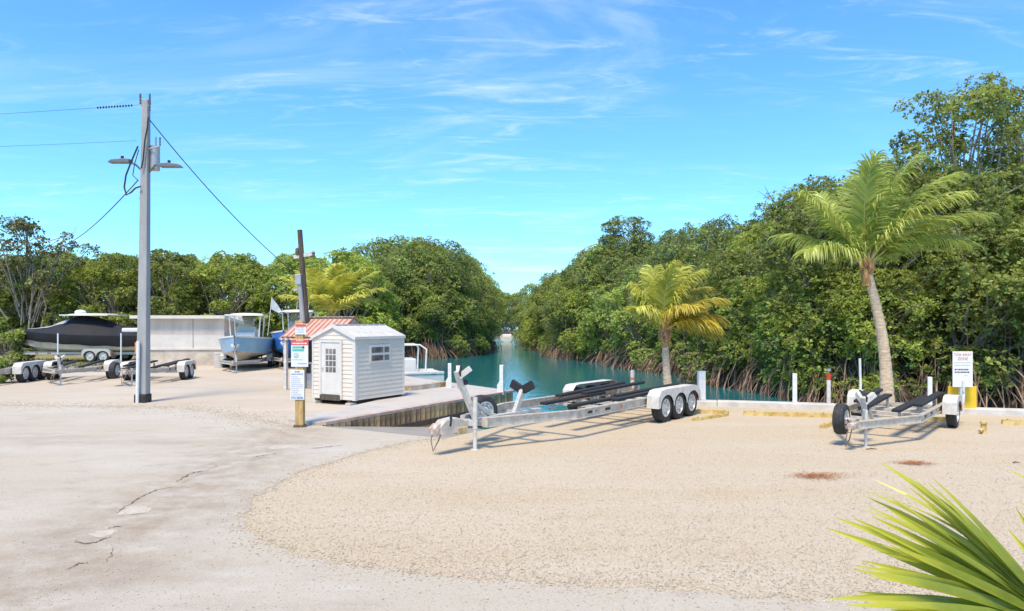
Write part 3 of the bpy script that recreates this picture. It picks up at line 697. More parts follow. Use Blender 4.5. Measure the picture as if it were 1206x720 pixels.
KINDS = {}
def kind(key, seed, H, Rad, nst, base_r, roots=0, **kw):
    cm_, ce = crown_mesh(seed, H, Rad, **kw)
    KINDS[key] = (cm_, trunk_mesh(seed, H, ce, nst, base_r), root_mesh(seed, Rad, roots) if roots else None)
base = dict(clumps=98, ros=76, per=6, L=.128, W=.033)
kind('m1', 101, 7.5, 2.9, 5, .10, 70, **base)
kind('m2', 102, 7.5, 2.7, 5, .10, 70, **{**base, 'material': 'leaf_dark', 'hc': .55})
kind('m3', 103, 7.5, 3.0, 6, .09, 70, **{**base, 'material': 'leaf_light', 'hc': .45})
kind('m5', 114, 5.0, 2.2, 7, .06, 230, **{**base, 'clumps': 72, 'low': .05, 'material': 'leaf_light'})
kind('m4', 104, 5.0, 2.3, 7, .06, 230, **{**base, 'clumps': 72, 'low': .05})
kind('tall', 105, 11.0, 3.0, 4, .15, 0, **{**base, 'clumps': 75, 'low': .48, 'hc': .72, 'hollow': .2, 'clump_r': (.5, 1.0), 'material': 'leaf_mangrove', 'flat': .55})
kind('b1', 106, 7.0, 3.2, 5, .11, 0, **{**base, 'low': .06, 'material': 'leaf_mangrove', 'clumps': 110, 'L': .17, 'W': .045})
kind('b2', 107, 7.0, 3.3, 5, .11, 0, **{**base, 'low': .06, 'material': 'leaf_light', 'clumps': 110, 'hc': .4, 'L': .17, 'W': .045})
kind('sparse', 108, 8.5, 2.9, 4, .10, 0, **{**base, 'clumps': 46, 'ros': 34, 'low': .45, 'hc': .75, 'hollow': .15, 'material': 'leaf_dry', 'flat': .5, 'clump_r': (.35, .75), 'L': .17, 'W': .05})
kind('shrub', 109, 1.4, .9, 3, .03, 0, clumps=26, ros=40, per=6, L=.12, W=.035, low=.15, clump_r=(.18, .34), material='leaf_mangrove')
def tree(key, x, y, H, name, label, group, z=0.0, wide=1.0, rot=None, roots=True):
    cme, tme, rme = KINDS[key]
    ref = {'m4': 5.0, 'm5': 5.0, 'tall': 11.0, 'b1': 7.0, 'b2': 7.0, 'sparse': 8.5, 'shrub': 1.4}.get(key, 7.5)
    s = H / ref
    t = thing(name, (x, y, z), random.uniform(0, 6.28) if rot is None else rot, label, 'shrub' if key == 'shrub' else 'tree', group)
    ws_ = wide * (s if s < 1.15 else (1.15 + (s - 1.15) * .5))
    t.scale = (ws_, ws_, s)
    place(cme, 'crown', t); place(tme, 'trunk', t)
    if rme and roots: place(rme, 'prop_roots', t, sc=(1, 1, 1 / s))['kind'] = 'stuff'
    return t
def walk(edge, step, inset, jit, seed):
    rnd = random.Random(seed); pts = smooth_poly(edge, 8); acc = 0
    for a, b in zip(pts, pts[1:]):
        d = b - a; L = d.length; nn = Vector((d.y, -d.x)).normalized()
        while acc < L:
            p = a + d * (acc / L) + nn * (inset + rnd.uniform(-jit, jit)); yield p
            acc += step * rnd.uniform(.85, 1.15)
        acc -= L
rt = random.Random(21)
def where(x, y, table):
    px = 603 + x / y * F
    return next(w for lim, w in table if px < lim)
BANK = [(632, 'near the far end of the channel'), (682, 'halfway down the channel'), (750, 'beyond the orange banded post'), (805, 'behind the short coconut palm'), (880, 'behind the thick white post'),
        (955, 'behind the slim white post'), (1005, 'behind the red banded post'), (1085, 'behind the leaning palm'), (1152, 'behind the tow sign'), (9999, 'past the tow sign')]
ROW = [(20, 'beyond the bow of the covered boat'), (155, 'behind the covered boat'), (270, 'behind the concrete building'), (345, 'behind the two blue boats'), (9999, 'behind the rusty roofed shelter')]
TONE = {'m1': 'mid green', 'm2': 'dark green', 'm3': 'yellow green'}
edge_vis = right_edge[1:]
n_m = 0
for p in walk(edge_vis, 2.5, 2.1, .3, 31):                         # low front row with roots
    if p.y / 24 < 4.2 and -2 < p.x < 24:
        tree(rt.choice(['m4', 'm4', 'm5']), p.x, p.y, rt.uniform(3.8, 5.8), 'mangrove_tree', 'low bushy mangrove over prop roots at the canal ' + where(p.x, p.y, BANK), 'low mangroves along the canal bank', z=-.4, wide=1.1)
for p in walk(edge_vis, 2.9, 4.2, .6, 32):
    if p.x < 27:
        kk = rt.choice(['m1', 'm2', 'm3', 'm1']); h = rt.uniform(6.4, 8.8)
        tree(kk, p.x, p.y, h, 'mangrove_tree', TONE[kk] + ' mangrove rising just behind the low mangroves ' + where(p.x, p.y, BANK), 'tall mangroves along the canal bank', z=-.4)
for p in walk(edge_vis, 3.8, 7.5, .9, 33):
    if p.x < 31:
        kk = rt.choice(['m1', 'm2', 'm1']); h = rt.uniform(8.2, 9.6) - (.6 if p.x > 15 and p.y < 36 else 0)
        o = tree(kk, p.x, p.y, h, 'mangrove_tree', 'tall ' + TONE[kk] + ' mangrove in the back row, well ' + where(p.x, p.y, BANK), 'back row of mangroves', z=-.4, roots=False)
for px, Y, h, lab in ((1128, 30, 12.4, 'tallest spreading tree with open crown above the mangroves behind the tow sign'), (1215, 31, 11.6, 'tall open crowned tree beside the tallest one above the mangroves'),
                      (1062, 33, 9.8, 'open crowned tree rising behind the leaning coconut palm'), (742, 56, 10.6, 'open crowned tree poking above the bank beyond the short coconut palm')):
    tree('tall', (px - 603) / F * Y, Y, h, 'open_crowned_tree', lab, None, z=-.4)
# left bank island of mangroves
LI = 'mangrove tree in the dark clump between dock and channel'
for (px, Y, h, kk) in ((452, 58, 7.6, 'm2'), (472, 60, 8.0, 'm2'), (493, 59, 8.2, 'm1'), (512, 61, 8.2, 'm2'), (530, 62, 7.8, 'm2'), (540, 64, 7.0, 'm1'), (552, 69, 6.4, 'm2'), (558, 76, 6.4, 'm1'),
                       (440, 63, 9.0, 'm1'), (470, 66, 9.4, 'm1'), (500, 66, 9.6, 'm3'), (526, 68, 9.2, 'm1'), (545, 73, 8.4, 'm1'), (558, 82, 7.4, 'm3'), (566, 92, 7.0, 'm1'),
                       (480, 72, 10, 'm1'), (515, 74, 10, 'm2'), (545, 80, 9, 'm3')):
    tree(kk, (px - 603) / F * Y, Y, h, 'mangrove_tree', {'m1': 'mid green ', 'm2': 'dark green ', 'm3': 'bright green '}[kk] + LI, 'left bank mangroves, ' + {'m1': 'mid green', 'm2': 'dark', 'm3': 'bright'}[kk], z=-.1, roots=(Y < 64))
for (px, Y) in ((448, 56.2), (466, 56.8), (487, 57.0), (506, 57.6), (524, 59.8), (539, 62.5), (549, 66), (558, 71), (562, 78)):
    tree('m4', (px - 603) / F * Y, Y, rt.uniform(4.2, 5.2), 'mangrove_tree', 'low bushy mangrove over prop roots on the left bank near the channel mouth', 'low mangroves on the left bank', z=-.35)
# far end of the channel
for px, Y, h in ((590, 128, 7.5), (602, 126, 7), (612, 130, 7.5), (575, 130, 9), (560, 128, 10), (628, 130, 9), (545, 132, 9)):
    tree('m3', (px - 603) / F * Y, Y, h, 'mangrove_tree', 'distant bright green mangrove closing the end of the channel', 'mangroves at the far end', z=-.4, roots=False)
# row of trees behind the boats on the left
x = -47.0
while x < -11:
    kk = rt.choice(['b1', 'b2', 'b1']); Y = 50 + rt.uniform(-1.2, 1.2)
    tree(kk, x, Y, rt.uniform(6.0, 6.9), 'leafy_tree', 'bushy ' + ('mid green' if kk == 'b1' else 'yellow green') + ' tree in the front row ' + where(x, Y, ROW), 'trees behind the boats')
    x += rt.uniform(3.2, 4.2)
x = -52.0
while x < -12:
    tree('b1', x, 55.5 + rt.uniform(-1, 1), rt.uniform(6.7, 7.5), 'leafy_tree', 'taller tree showing over the front row ' + where(x, 55.5, ROW), 'second row of trees behind the boats'); x += 4.4
tree('sparse', -31.5, 47, 8.7, 'sparse_tree', 'tall thin tree with see-through crown above the covered boat', None)
tree('sparse', -36.5, 48, 7.3, 'sparse_tree', 'thin see-through tree at the end of the row, lower than its neighbour', None)
tree('shrub', G(-12, 452).x, G(-12, 452).y, .9, 'shrub', 'small green shrub beside the triple axle trailer wheels', None)
tree('shrub', -27.6, 39.5, 1.7, 'shrub', 'pale shrub below the bow of the covered boat', None)

# ------------------------------------------------------------------ coconut palms
def frond_mesh(seed, d0, L, leaf_len, material, grav=.85, wind=(.5, 0), n=84, curtain=1.0, lw=.017):
    """A feather frond grown step by step from the crown: it bends under its weight and with the wind; leaflets hang from both sides."""
    rng = random.Random(seed); K = 20; d = Vector(d0).normalized(); p = Vector((0, 0, 0)); pts = [p.copy()]; W_ = Vector((wind[0], wind[1], 0))
    for i in range(K):
        t = i / K
        d = (d + (Vector((0, 0, -1)) * grav * (.35 + 1.35 * t) + W_ * (.2 + t)) * (1.6 / K)).normalized(); p = p + d * (L / K); pts.append(p.copy())
    def pt(t):
        q = max(0, min(.9999, t)) * K; k_ = int(q); return pts[k_].lerp(pts[k_ + 1], q - k_)
    Vv = []; Q = []
    for i in range(n):
        t = .12 + .87 * i / (n - 1); c = pt(t); d = (pt(t + .03) - pt(t - .03)).normalized()
        side = d.cross(Vector((0, 0, 1))); side = side.normalized() if side.length > .05 else Vector((0, 1, 0)); up = side.cross(d)
        ll = leaf_len * (math.sin(math.pi * (t * .80 + .14)) ** .55) * rng.uniform(.85, 1.1)
        for sgn in (-1, 1):
            dr = (side * sgn * .62 + d * (.42 + .35 * t) + up * rng.uniform(-.1, .25)).normalized()
            hang = rng.uniform(.5, 1.0) * curtain
            p1 = c + dr * ll * .35; d2 = (dr + Vector((0, 0, -.85 * hang)) + W_ * .22).normalized(); p2 = p1 + d2 * ll * .33; d3 = (d2 + Vector((0, 0, -1.3 * hang)) + W_ * .25).normalized(); p3 = p2 + d3 * ll * .32
            wv = up.cross(dr).normalized() * lw + up * rng.uniform(-.012, .012)
            o = len(Vv); Vv += [c - wv * .6, c + wv * .6, p1 - wv, p1 + wv, p2 - wv * .75, p2 + wv * .75, p3]
            Q += [(o, o + 1, o + 3, o + 2), (o + 2, o + 3, o + 5, o + 4), (o + 4, o + 5, o + 6)]
    m = MB(); m.add(Vv, Q); m.cur = 1
    m.tube([pt(t) for t in (0, .12, .25, .4, .55, .7, .85, 1)], [.036, .024, .018, .014, .011, .008, .006, .003], 5, caps=False)
    me = bpy.data.meshes.new('frond'); me.from_pydata(m.v, [], m.f); me.materials.append(MATS[material]); me.materials.append(MATS['rachis']); me.polygons.foreach_set('material_index', m.m); me.update()
    return me
def palm(base_pt, crown_pt, r0, leaf_len, label, seed, fronds, wind=(.5, .05), bow=.25, lw=.018, curtain=.85, nl=84, green='palm_green', yel='palm_yellow'):
    """fronds: (dx, dy, dz, length, weight, 'g' or 'y')"""
    rnd = random.Random(seed)
    t = thing('coconut_palm', base_pt, 0, label, 'palm tree')
    top = Vector(crown_pt) - Vector(base_pt)
    m = MB(); pts = []; rs = []; K = 34
    for i in range(K + 1):
        q = i / K; p = top * q; p.x += bow * math.sin(math.pi * q) * .5
        pts.append(p); rs.append(r0 * (1.22 - .45 * q + .35 * (1 - q) ** 6) * (1 + (.045 if i % 2 else -.03)))
    pts[0].z -= .1
    m.tube(pts, rs, 12); m.build('trunk', 'palm_trunk', t, smooth=True)
    m = MB()
    for k_ in range(18):
        a = rnd.uniform(0, 6.28); u = Vector((math.cos(a), math.sin(a), 0)); z = rnd.uniform(-.35, .15)
        p = top + u * r0 * .55 + Vector((0, 0, z)); m.tube([p, p + u * .08 + Vector((0, 0, .12)), p + u * .10 + Vector((0, 0, .30))], [r0 * .40, r0 * .36, .02], 6)
    m.tube([top + Vector((0, 0, -.4)), top + Vector((0, 0, .35))], [r0 * .95, r0 * .6], 10)
    m.build('husk', 'husk', t)
    for i, (dx_, dy_, dz_, L, g, c) in enumerate(fronds):
        dv = Vector((dx_ + rnd.uniform(-.06, .06), dy_ + rnd.uniform(-.06, .06), dz_)).normalized()
        me = frond_mesh(seed * 100 + i, dv, L, leaf_len * rnd.uniform(.9, 1.08), yel if c == 'y' else green, g, wind, n=nl, curtain=curtain, lw=lw)
        place(me, 'frond', t, top + Vector((dv.x * .05, dv.y * .05, .02 + .15 * max(0, dv.z))))
    return t
Yp = wall_y(9.3) + .10
b1 = Vector(((1045 - 603) / F * Yp, Yp, 0.0))
palm(b1, P(1021, 318, Yp), .125, 1.0, 'tall leaning coconut palm with windblown fronds behind the single axle trailer', 3,
     [(-.75, .0, .95, 2.44, 0.58, 'g'), (-.9, .35, .75, 2.25, 0.54, 'g'), (-.95, -.2, .6, 1.86, 0.70, 'g'), (-.35, .5, 1.0, 2.64, 0.46, 'g'), (-.25, -.3, 1.1, 2.64, 0.43, 'g'), (-.1, .15, 1.2, 2.84, 0.39, 'g'),
      (.1, -.2, 1.2, 2.84, 0.43, 'g'), (.2, .4, 1.1, 2.84, 0.46, 'g'), (.4, -.1, 1.0, 3.03, 0.50, 'g'), (.35, -.5, .9, 2.75, 0.58, 'g'), (.6, .3, .8, 3.03, 0.54, 'g'), (.7, -.15, .75, 3.12, 0.54, 'g'), (.9, .1, .6, 3.03, 0.58, 'g'), (.5, .8, .6, 2.54, 0.62, 'g'), (-.3, .9, .7, 2.35, 0.62, 'g')], wind=(.42, .05), bow=.28)
Yp2 = wall_y(4.3) + .15
palm(Vector(((789 - 603) / F * Yp2, Yp2, 0.0)), P(783, 392, Yp2), .10, .80, 'short yellowing coconut palm behind the triple axle trailer fender', 5,
     [(-.6, .0, 1.0, 1.41, 0.53, 'g'), (-.5, .4, .9, 1.32, 0.61, 'g'), (-.7, -.3, .8, 1.16, 0.70, 'g'), (-.25, .2, 1.1, 1.66, 0.44, 'g'), (-.05, -.2, 1.2, 1.74, 0.44, 'g'), (.15, .2, 1.2, 1.82, 0.44, 'g'), (.3, -.1, 1.1, 1.82, 0.53, 'g'), (.5, .2, .9, 1.82, 0.61, 'y'),
      (.65, -.1, .8, 1.82, 0.65, 'y'), (.85, .1, .6, 1.66, 0.70, 'y'), (.8, -.4, .5, 1.49, 0.79, 'y'), (.9, .3, .35, 1.49, 0.70, 'y'), (.2, -.7, .8, 1.32, 0.70, 'y'), (-.2, .8, .8, 1.32, 0.70, 'g'), (.3, .8, .6, 1.41, 0.70, 'y')], wind=(.40, .0), bow=-.05, green='palm_bright')
pb = P(398, 440, 33); pb.z = 0
rq = random.Random(4); fr = []
for i in range(19):
    a = i * 2.399; e = 1.38 - .95 * (i / 19); fr.append((math.cos(a) * math.cos(e), math.sin(a) * math.cos(e), math.sin(e) + .1, rq.uniform(2.2, 2.9) * (1 if i > 3 else .85), rq.uniform(.35, .65), 'y' if rq.random() < .4 else 'g'))
palm(pb, P(392, 374, 33), .14, .85, 'bushy yellow green coconut palm behind the rusty roofed shelter', 8, fr, wind=(.22, .0), bow=0, lw=.042, curtain=.5, nl=44, green='palm_bright', yel='palm_bright')

# ------------------------------------------------------------------ boat trailers
def wheel_meshes(r, w):
    tr = MB().lathe([(r * .62, -w / 2), (r * .80, -w / 2 - .004), (r * .93, -w * .46), (r * .985, -w * .38), (r, -w * .2), (r * .985, -w * .19), (r * .985, -w * .15), (r, -w * .14), (r, w * .14), (r * .985, w * .15), (r * .985, w * .19), (r, w * .2), (r * .985, w * .38), (r * .93, w * .46), (r * .80, w / 2 + .004), (r * .62, w / 2)], 28, 'y', caps=False).mesh('wheel', 'rubber', smooth=True)
    m = MB()
    for s in (-1, 1):
        m.lathe([(r * .63, s * w * .49), (r * .57, s * w * .50), (r * .54, s * w * .30), (r * .36, s * w * .27), (r * .30, s * w * .40), (r * .10, s * w * .42), (r * .085, s * w * .55), (0, s * w * .56)], 20, 'y', caps=False)
    for k in range(8):
        a = 2 * math.pi * k / 8
        for s in (-1, 1): m.box((-.03, -.012, r * .36), (.03, .012, r * .57), Matrix.Translation((0, s * w * .33, 0)) @ Matrix.Rotation(a, 4, 'Y'))
    rm_ = m.mesh('rim', 'rim_metal', smooth=True)
    return tr, rm_
WHEEL = {}
def add_wheel(t, x, y, z, r, w, name='wheel', rot=(0, 0, 0)):
    key = (round(r, 3), round(w, 3))
    if key not in WHEEL: WHEEL[key] = wheel_meshes(r, w)
    o = place(WHEEL[key][0], name, t, (x, y, z), rot); place(WHEEL[key][1], 'rim', o); return o
def trailer(name, loc, ang, label, Lt, half, axle, n, sp, r=.325, tw=.20, rail_z=.47, neck=2.4, spare=None, winch=None, jack=None, bunks=None, guides=None, vguide=None, group=None, rail_mat='alu', simple=False):
    """Local axes: coupler at the origin, x towards the tail, y to the left, z up."""
    t = thing(name, loc, ang, label, 'trailer', group)
    rw = half - tw / 2 - .10; rh = .165 if n == 3 else .13
    for s in (-1, 1):
        m = MB()
        xa, ya_ = (.95, .26) if n == 3 else (.25, .05)
        for (p, q) in (((xa, s * ya_, rail_z), (neck, s * rw, rail_z)), ((neck - .03, s * rw, rail_z), (Lt, s * rw, rail_z))):
            m.beam(p, q, .018, rh)
            for dz in (-rh / 2 + .003, rh / 2 - .003): m.beam((p[0], p[1], rail_z + dz), (q[0], q[1], rail_z + dz), .085, .014)
        if n == 3: m.box((xa - .02, s * ya_ - .055, rail_z - rh / 2), (xa + .012, s * ya_ + .055, rail_z + rh / 2))
        m.build('side_rail', rail_mat, t)
    if n == 3:
        MB().box((.45, -.06, rail_z - .065), (neck, .06, rail_z + .055)).build('tongue_beam', 'galv', t, bevel=.008)
        MB().box((.97, -.27, rail_z - .075), (1.07, .27, rail_z - .005)).build('tongue_crossbar', 'galv', t)
    for q_, (xx, wd, mt) in enumerate(((neck + .35, .16, 'black_plastic'), (neck + .62, .09, 'ink_grey'), (neck + 1.0, .20, 'black_plastic'), (neck + 1.6, .10, 'orange'))):
        MB().box((xx, -rw - .0135, rail_z - .026), (xx + wd, -rw - .0095, rail_z + .026)).build('decal', mt, t)
    for k_, xx in enumerate([neck + .1, (neck + axle) / 2, axle - n * sp / 2 - .1, axle + n * sp / 2 + .1, Lt - .15]):
        MB().beam((xx, -rw, rail_z - .09), (xx, rw, rail_z - .09), .08, .06).build('crossmember', 'galv', t)
    if n == 3:                                            # bulky surge brake housing with a worn red nose
        cp_ = MB().prism([(.02, -.10, rail_z - .13), (.62, -.10, rail_z - .13), (.66, -.10, rail_z + .06), (.40, -.10, rail_z + .13), (.12, -.10, rail_z + .11), (.0, -.10, rail_z + .02)], (0, .20, 0)).build('coupler', 'alu', t, bevel=.02)
        MB().prism([(-.10, -.075, rail_z - .12), (.05, -.085, rail_z - .135), (.08, -.085, rail_z + .05), (-.02, -.075, rail_z + .07), (-.10, -.07, rail_z + .0)], (0, .155, 0)).build('coupler_nose', 'coupler_paint', cp_, bevel=.02)
        MB().box((.40, -.115, rail_z - .16), (.66, -.02, rail_z - .04)).build('brake_cover', 'yellow_wood', cp_, bevel=.015)
        MB().beam((.22, -.105, rail_z + .0), (.26, -.09, rail_z + .19), .03, .03, (1, 0, 0)).build('latch_lever', 'black_plastic', cp_)
    else:
        m = MB().box((-.02, -.055, rail_z - .06), (.34, .055, rail_z + .055)); m.tube([(-.12, 0, rail_z + .01), (.08, 0, rail_z + .01)], [.06, .06], 10); m.box((.05, -.035, rail_z + .05), (.2, .035, rail_z + .12))
        m.build('coupler', 'coupler_paint' if not simple else 'galv', t, bevel=.01)
    m = MB(); m.tube([(-.02, .05, rail_z - .04), (-.05, .08, rail_z - .22), (.02, .1, .06), (.10, .06, rail_z - .25), (.2, .04, rail_z - .06)], .010, 5); m.build('safety_chain', 'rust', t)
    for i in range(n):
        xx = axle + (i - (n - 1) / 2) * sp
        MB().tube([(xx, -half, r), (xx, half, r)], .035, 8).build('axle', 'galv', t)
        for s in (-1, 1): add_wheel(t, xx, s * half, r, r, tw)
    # fenders: a skirt scalloped over every wheel and a top sheet
    hw = (n - 1) / 2 * sp + r
    zt = 2 * r + .085; zb = r + .06
    top = [(axle - hw - .10, zb - .05), (axle - hw - .07, zt - .13), (axle - hw + .05, zt - .02), (axle - hw + .22, zt), (axle + hw - .22, zt), (axle + hw - .05, zt - .03), (axle + hw + .07, zt - .15), (axle + hw + .10, zb - .05)]
    low = []
    for i in range(n - 1, -1, -1):
        xx = axle + (i - (n - 1) / 2) * sp; ar = (min(r + .02, sp / 2 - .01)) if n > 1 else r + .03
        for q in range(9):
            a = math.pi * q / 8; low.append((xx + ar * math.cos(a), zb - .04 + (zt - zb - .02) * math.sin(a) * .82))
    for s in (-1, 1):
        m = MB(); y0 = s * (half + tw / 2 + .03)
        m.prism([(a, y0, b) for a, b in top + low], (0, s * .006, 0))
        for (a, b) in zip(top, top[1:]):
            m.add([(a[0], y0 + s * .004, a[1]), (b[0], y0 + s * .004, b[1]), (b[0], s * (half - tw / 2 - .04), b[1]), (a[0], s * (half - tw / 2 - .04), a[1])], [(0, 1, 2, 3)])
        f_ = m.build('fender', 'old_white' if rail_mat == 'alu' else rail_mat, t)
        MB().box((axle + hw + .06, s * (half - .05), zb + .0), (axle + hw + .12, s * (half + .1), zb + .09)).build('tail_light', 'red_paint', f_)
    for (x0, x1, yy, z0, z1) in (bunks or []):
        for s in (-1, 1):
            MB().beam((x0, s * yy, z0), (x1, s * (yy + .06), z1), .16, .06).build('bunk', 'bunk_carpet', t, bevel=.012)
            for xx in (x0 + .35, x1 - .35):
                MB().box((xx - .03, s * yy - .02, rail_z - .09), (xx + .03, s * yy + .03, (z0 + z1) / 2 - .02)).build('bunk_bracket', 'galv', t)
    if winch:
        xb, xt, zt_ = winch
        m = MB().beam((.80, -.15, rail_z + .1) if n == 3 else (xb, 0, rail_z - .05), (xt + .12, -.02 if n == 3 else 0, zt_ - .28), .085, .085, (1, 0, 0)); m.beam((xt + .12, 0, zt_ - .30), (xt, 0, zt_), .085, .085, (1, 0, 0)); m.beam((xb + .5, 0, rail_z), (xb - .02, 0, rail_z + .32), .06, .06, (1, 0, 0))
        w_ = m.build('winch_post', 'galv', t)
        m = MB(); m.beam((xt + .05, 0, zt_ - .1), (xt + .2, .14, zt_ + .05), .09, .09); m.beam((xt + .05, 0, zt_ - .1), (xt + .2, -.14, zt_ + .05), .09, .09); m.build('bow_stop', 'old_white', w_)
        MB().beam((xt + .02, -.055, zt_ - .05), (xt + .24, .12, zt_ + .06), .03, .11).build('strap', 'black_plastic', w_)
        m = MB().lathe([(.05, -.06), (.05, .06)], 12, 'y', (xt + .17, 0, zt_ - .2)); m.beam((xt + .17, .07, zt_ - .2), (xt + .3, .09, zt_ - .32), .02, .03); m.build('winch', 'black_plastic', w_)
    if jack:
        xj, yj, zj = jack
        m = MB().tube([(xj, yj, .0), (xj, yj, rail_z + .02)], .036 if n == 3 else .026, 10); m.tube([(xj, yj, rail_z - .1), (xj, yj, zj)], .044 if n == 3 else .036, 10); m.lathe([(.07, 0), (.07, .012)], 12, 'z', (xj, yj, 0)); m.beam((xj, yj, zj), (xj - .14, yj, zj + .02), .02, .02); m.box((xj - .05, min(yj, 0), rail_z - .05), (xj + .05, max(yj, 0), rail_z + .05))
        m.build('jack', 'old_white', t)
    if spare:
        xs_, ys_, zs_ = spare; add_wheel(t, xs_, ys_, zs_, r * .93, tw, 'spare_wheel', (0, 0, R(-14) if n == 3 else 0))
        MB().beam((xs_, 0, zs_ - .05), (xs_, ys_, zs_ - .05), .06, .06).build('spare_bracket', 'galv', t)
    if vguide:
        xv, zv = vguide
        m = MB().beam((xv, 0, rail_z - .09), (xv + .32, 0, zv - .05), .08, .10, (1, 0, 0)); m.beam((xv, -.6, rail_z - .06), (xv, .6, rail_z - .06), .08, .06); g_ = m.build('keel_guide', 'galv', t)
        for s in (-1, 1): MB().beam((xv + .30, s * .02, zv - .06), (xv + .30, s * .26, zv + .06), .08, .16).build('guide_pad', 'bunk_carpet', g_, bevel=.01)
    for (xg, zl_, zr_, bend) in (guides or []):
        for s in (-1, 1):
            zg = zl_ if s > 0 else zr_; y = s * (half + .02)
            MB().tube([(xg, s * rw, rail_z - .02), (xg, y + s * .06, rail_z - .02), (xg, y + s * .09, rail_z + .06), (xg + bend * .5, y + s * .09, rail_z + .3), (xg + bend * .2, y + s * .09, zg * .75), (xg, y + s * .09, zg)], .028, 8).build('guide_post', 'white_paint', t, smooth=True)
    return t
ang = lambda dx, dy: math.atan2(dy, dx)
trailer('boat_trailer', (-1.26, 12.05, 0), ang(.62, .785), 'large empty triple axle aluminium boat trailer parked beside the ramp', 8.3, 1.12, 6.66, 3, .675, r=.325, tw=.22, rail_z=.47, neck=2.9,
        spare=(1.52, .30, .57), winch=(1.0, .50, 1.38), jack=(.78, -.17, .92), bunks=[(3.5, 6.0, .34, .53, .56), (5.2, 8.1, .42, .60, .66), (4.6, 7.6, .72, .58, .66)], vguide=(2.05, .98))
trailer('boat_trailer', (5.88, 12.5, 0), ang(.63, .776), 'empty single axle boat trailer with spare tyre, parked before the leaning palm', 5.3, .93, 4.3, 1, .7, r=.30, tw=.19, rail_z=.42, neck=1.9,
        spare=(.52, .30, .47), winch=(.95, .80, .86), jack=(.55, -.10, .66), bunks=[(2.0, 4.6, .30, .52, .58), (2.7, 4.9, .55, .58, .66)], guides=[(4.95, 1.36, .95, .16)])
trailer('boat_trailer', (-18.06, 20.24, 0), ang(-.15, .99), 'triple axle trailer with white fenders beside the grassy strip', 8.0, 1.12, 6.66, 3, .675, tw=.22, neck=2.9, bunks=[(4.0, 7.8, .4, .56, .64)])
trailer('boat_trailer', (-15.8, 24.9, 0), ang(-.27, .965), 'white trailer with tall guide posts in front of the black covered boat', 4.6, 1.02, 3.35, 2, .68, r=.31, neck=1.6, winch=(.6, .45, .95), jack=(.35, -.1, .7), bunks=[(1.5, 4.2, .4, .56, .66)], guides=[(4.2, 1.75, 1.75, 0)])
trailer('boat_trailer', (-13.2, 24.6, 0), ang(-.12, .99), 'white tandem trailer with spare wheel in front of the concrete building', 4.4, 1.02, 3.2, 2, .66, r=.31, neck=1.5, spare=(.3, .45, .55), jack=(.35, -.1, .6), bunks=[(1.4, 4.2, .4, .56, .66), (1.8, 4.2, .7, .6, .72)])

# ------------------------------------------------------------------ boats
def hull_meshes(L, B, free, keel_z, side_mat, bottom_mat, flare=.86, nst=16, sheer=.35, bow_t=2.4):
    """Hull from stern (x = 0) to bow (x = L); gunwale, chine and keel lines lofted."""
    st = []
    for i in range(nst + 1):
        u = i / nst
        b = B / 2 * (1 - max(0, (u - .42) / .58) ** bow_t) * (.93 + .07 * min(1, u / .3)); b = max(b, .015)
        zs = keel_z + free + sheer * max(0, u - .25) ** 1.6
        zc = keel_z + .30 + .40 * max(0, u - .45) ** 2 * 2
        bc = b * (flare - .28 * max(0, u - .5))
        zk = keel_z + (.95 * max(0, (u - .72) / .28) ** 2.2) * free * .75
        st.append((u * L + (.0 if u < 1 else 0), b, zs, bc, zc if zc < zs - .1 else zs - .1, min(zk, zs - .15)))
    ms, mb = MB(), MB()
    for s in (-1, 1):
        vs = []; 
        for (x, b, zs, bc, zc, zk) in st: vs += [(x, s * b, zs), (x + .0, s * (b * .45 + bc * .55), (zs + zc) / 2), (x, s * bc, zc)]
        ms.add(vs, [(3 * i + j, 3 * i + 3 + j, 3 * i + 4 + j, 3 * i + 1 + j) for i in range(nst) for j in (0, 1)])
        vs = []
        for (x, b, zs, bc, zc, zk) in st: vs += [(x, s * bc, zc), (x, s * bc * .5, (zc * .45 + zk * .55)), (x, 0, zk)]
        mb.add(vs, [(3 * i + j, 3 * i + 3 + j, 3 * i + 4 + j, 3 * i + 1 + j) for i in range(nst) for j in (0, 1)])
    x, b, zs, bc, zc, zk = st[0]
    ms.add([(0, -b, zs), (0, b, zs), (0, bc, zc), (0, -bc, zc)], [(0, 1, 2, 3)]); mb.add([(0, -bc, zc), (0, bc, zc), (0, 0, zk)], [(0, 1, 2)])
    md = MB()                                             # gunwale cap and a sunken deck
    for s in (-1, 1):
        vs = []
        for (x, b, zs, *_q) in st:
            bi = max(.0, b - .22); vs += [(x, s * (b + .025), zs - .05), (x, s * (b + .025), zs + .02), (x, s * bi, zs + .03), (x, s * bi, zs - .45)]
        md.add(vs, [(4 * i + j, 4 * i + 4 + j, 4 * i + 5 + j, 4 * i + 1 + j) for i in range(nst) for j in (0, 1, 2)])
    vs = []
    for (x, b, zs, *_q) in st: bi = max(0, b - .22); vs += [(x, -bi, st[4][2] - .45), (x, bi, st[4][2] - .45)]
    md.add(vs, [(2 * i, 2 * i + 2, 2 * i + 3, 2 * i + 1) for i in range(nst)])
    vs = []
    for (x, b, zs, *_q) in st[-6:]: bi = max(0, b - .1); vs += [(x, -bi, zs + .025), (x, bi, zs + .025)]
    md.add(vs, [(2 * i, 2 * i + 2, 2 * i + 3, 2 * i + 1) for i in range(5)])
    return ms.mesh('hull_side', side_mat, True), mb.mesh('hull_bottom', bottom_mat, True), md.mesh('gunwale', 'gel_white', True), st
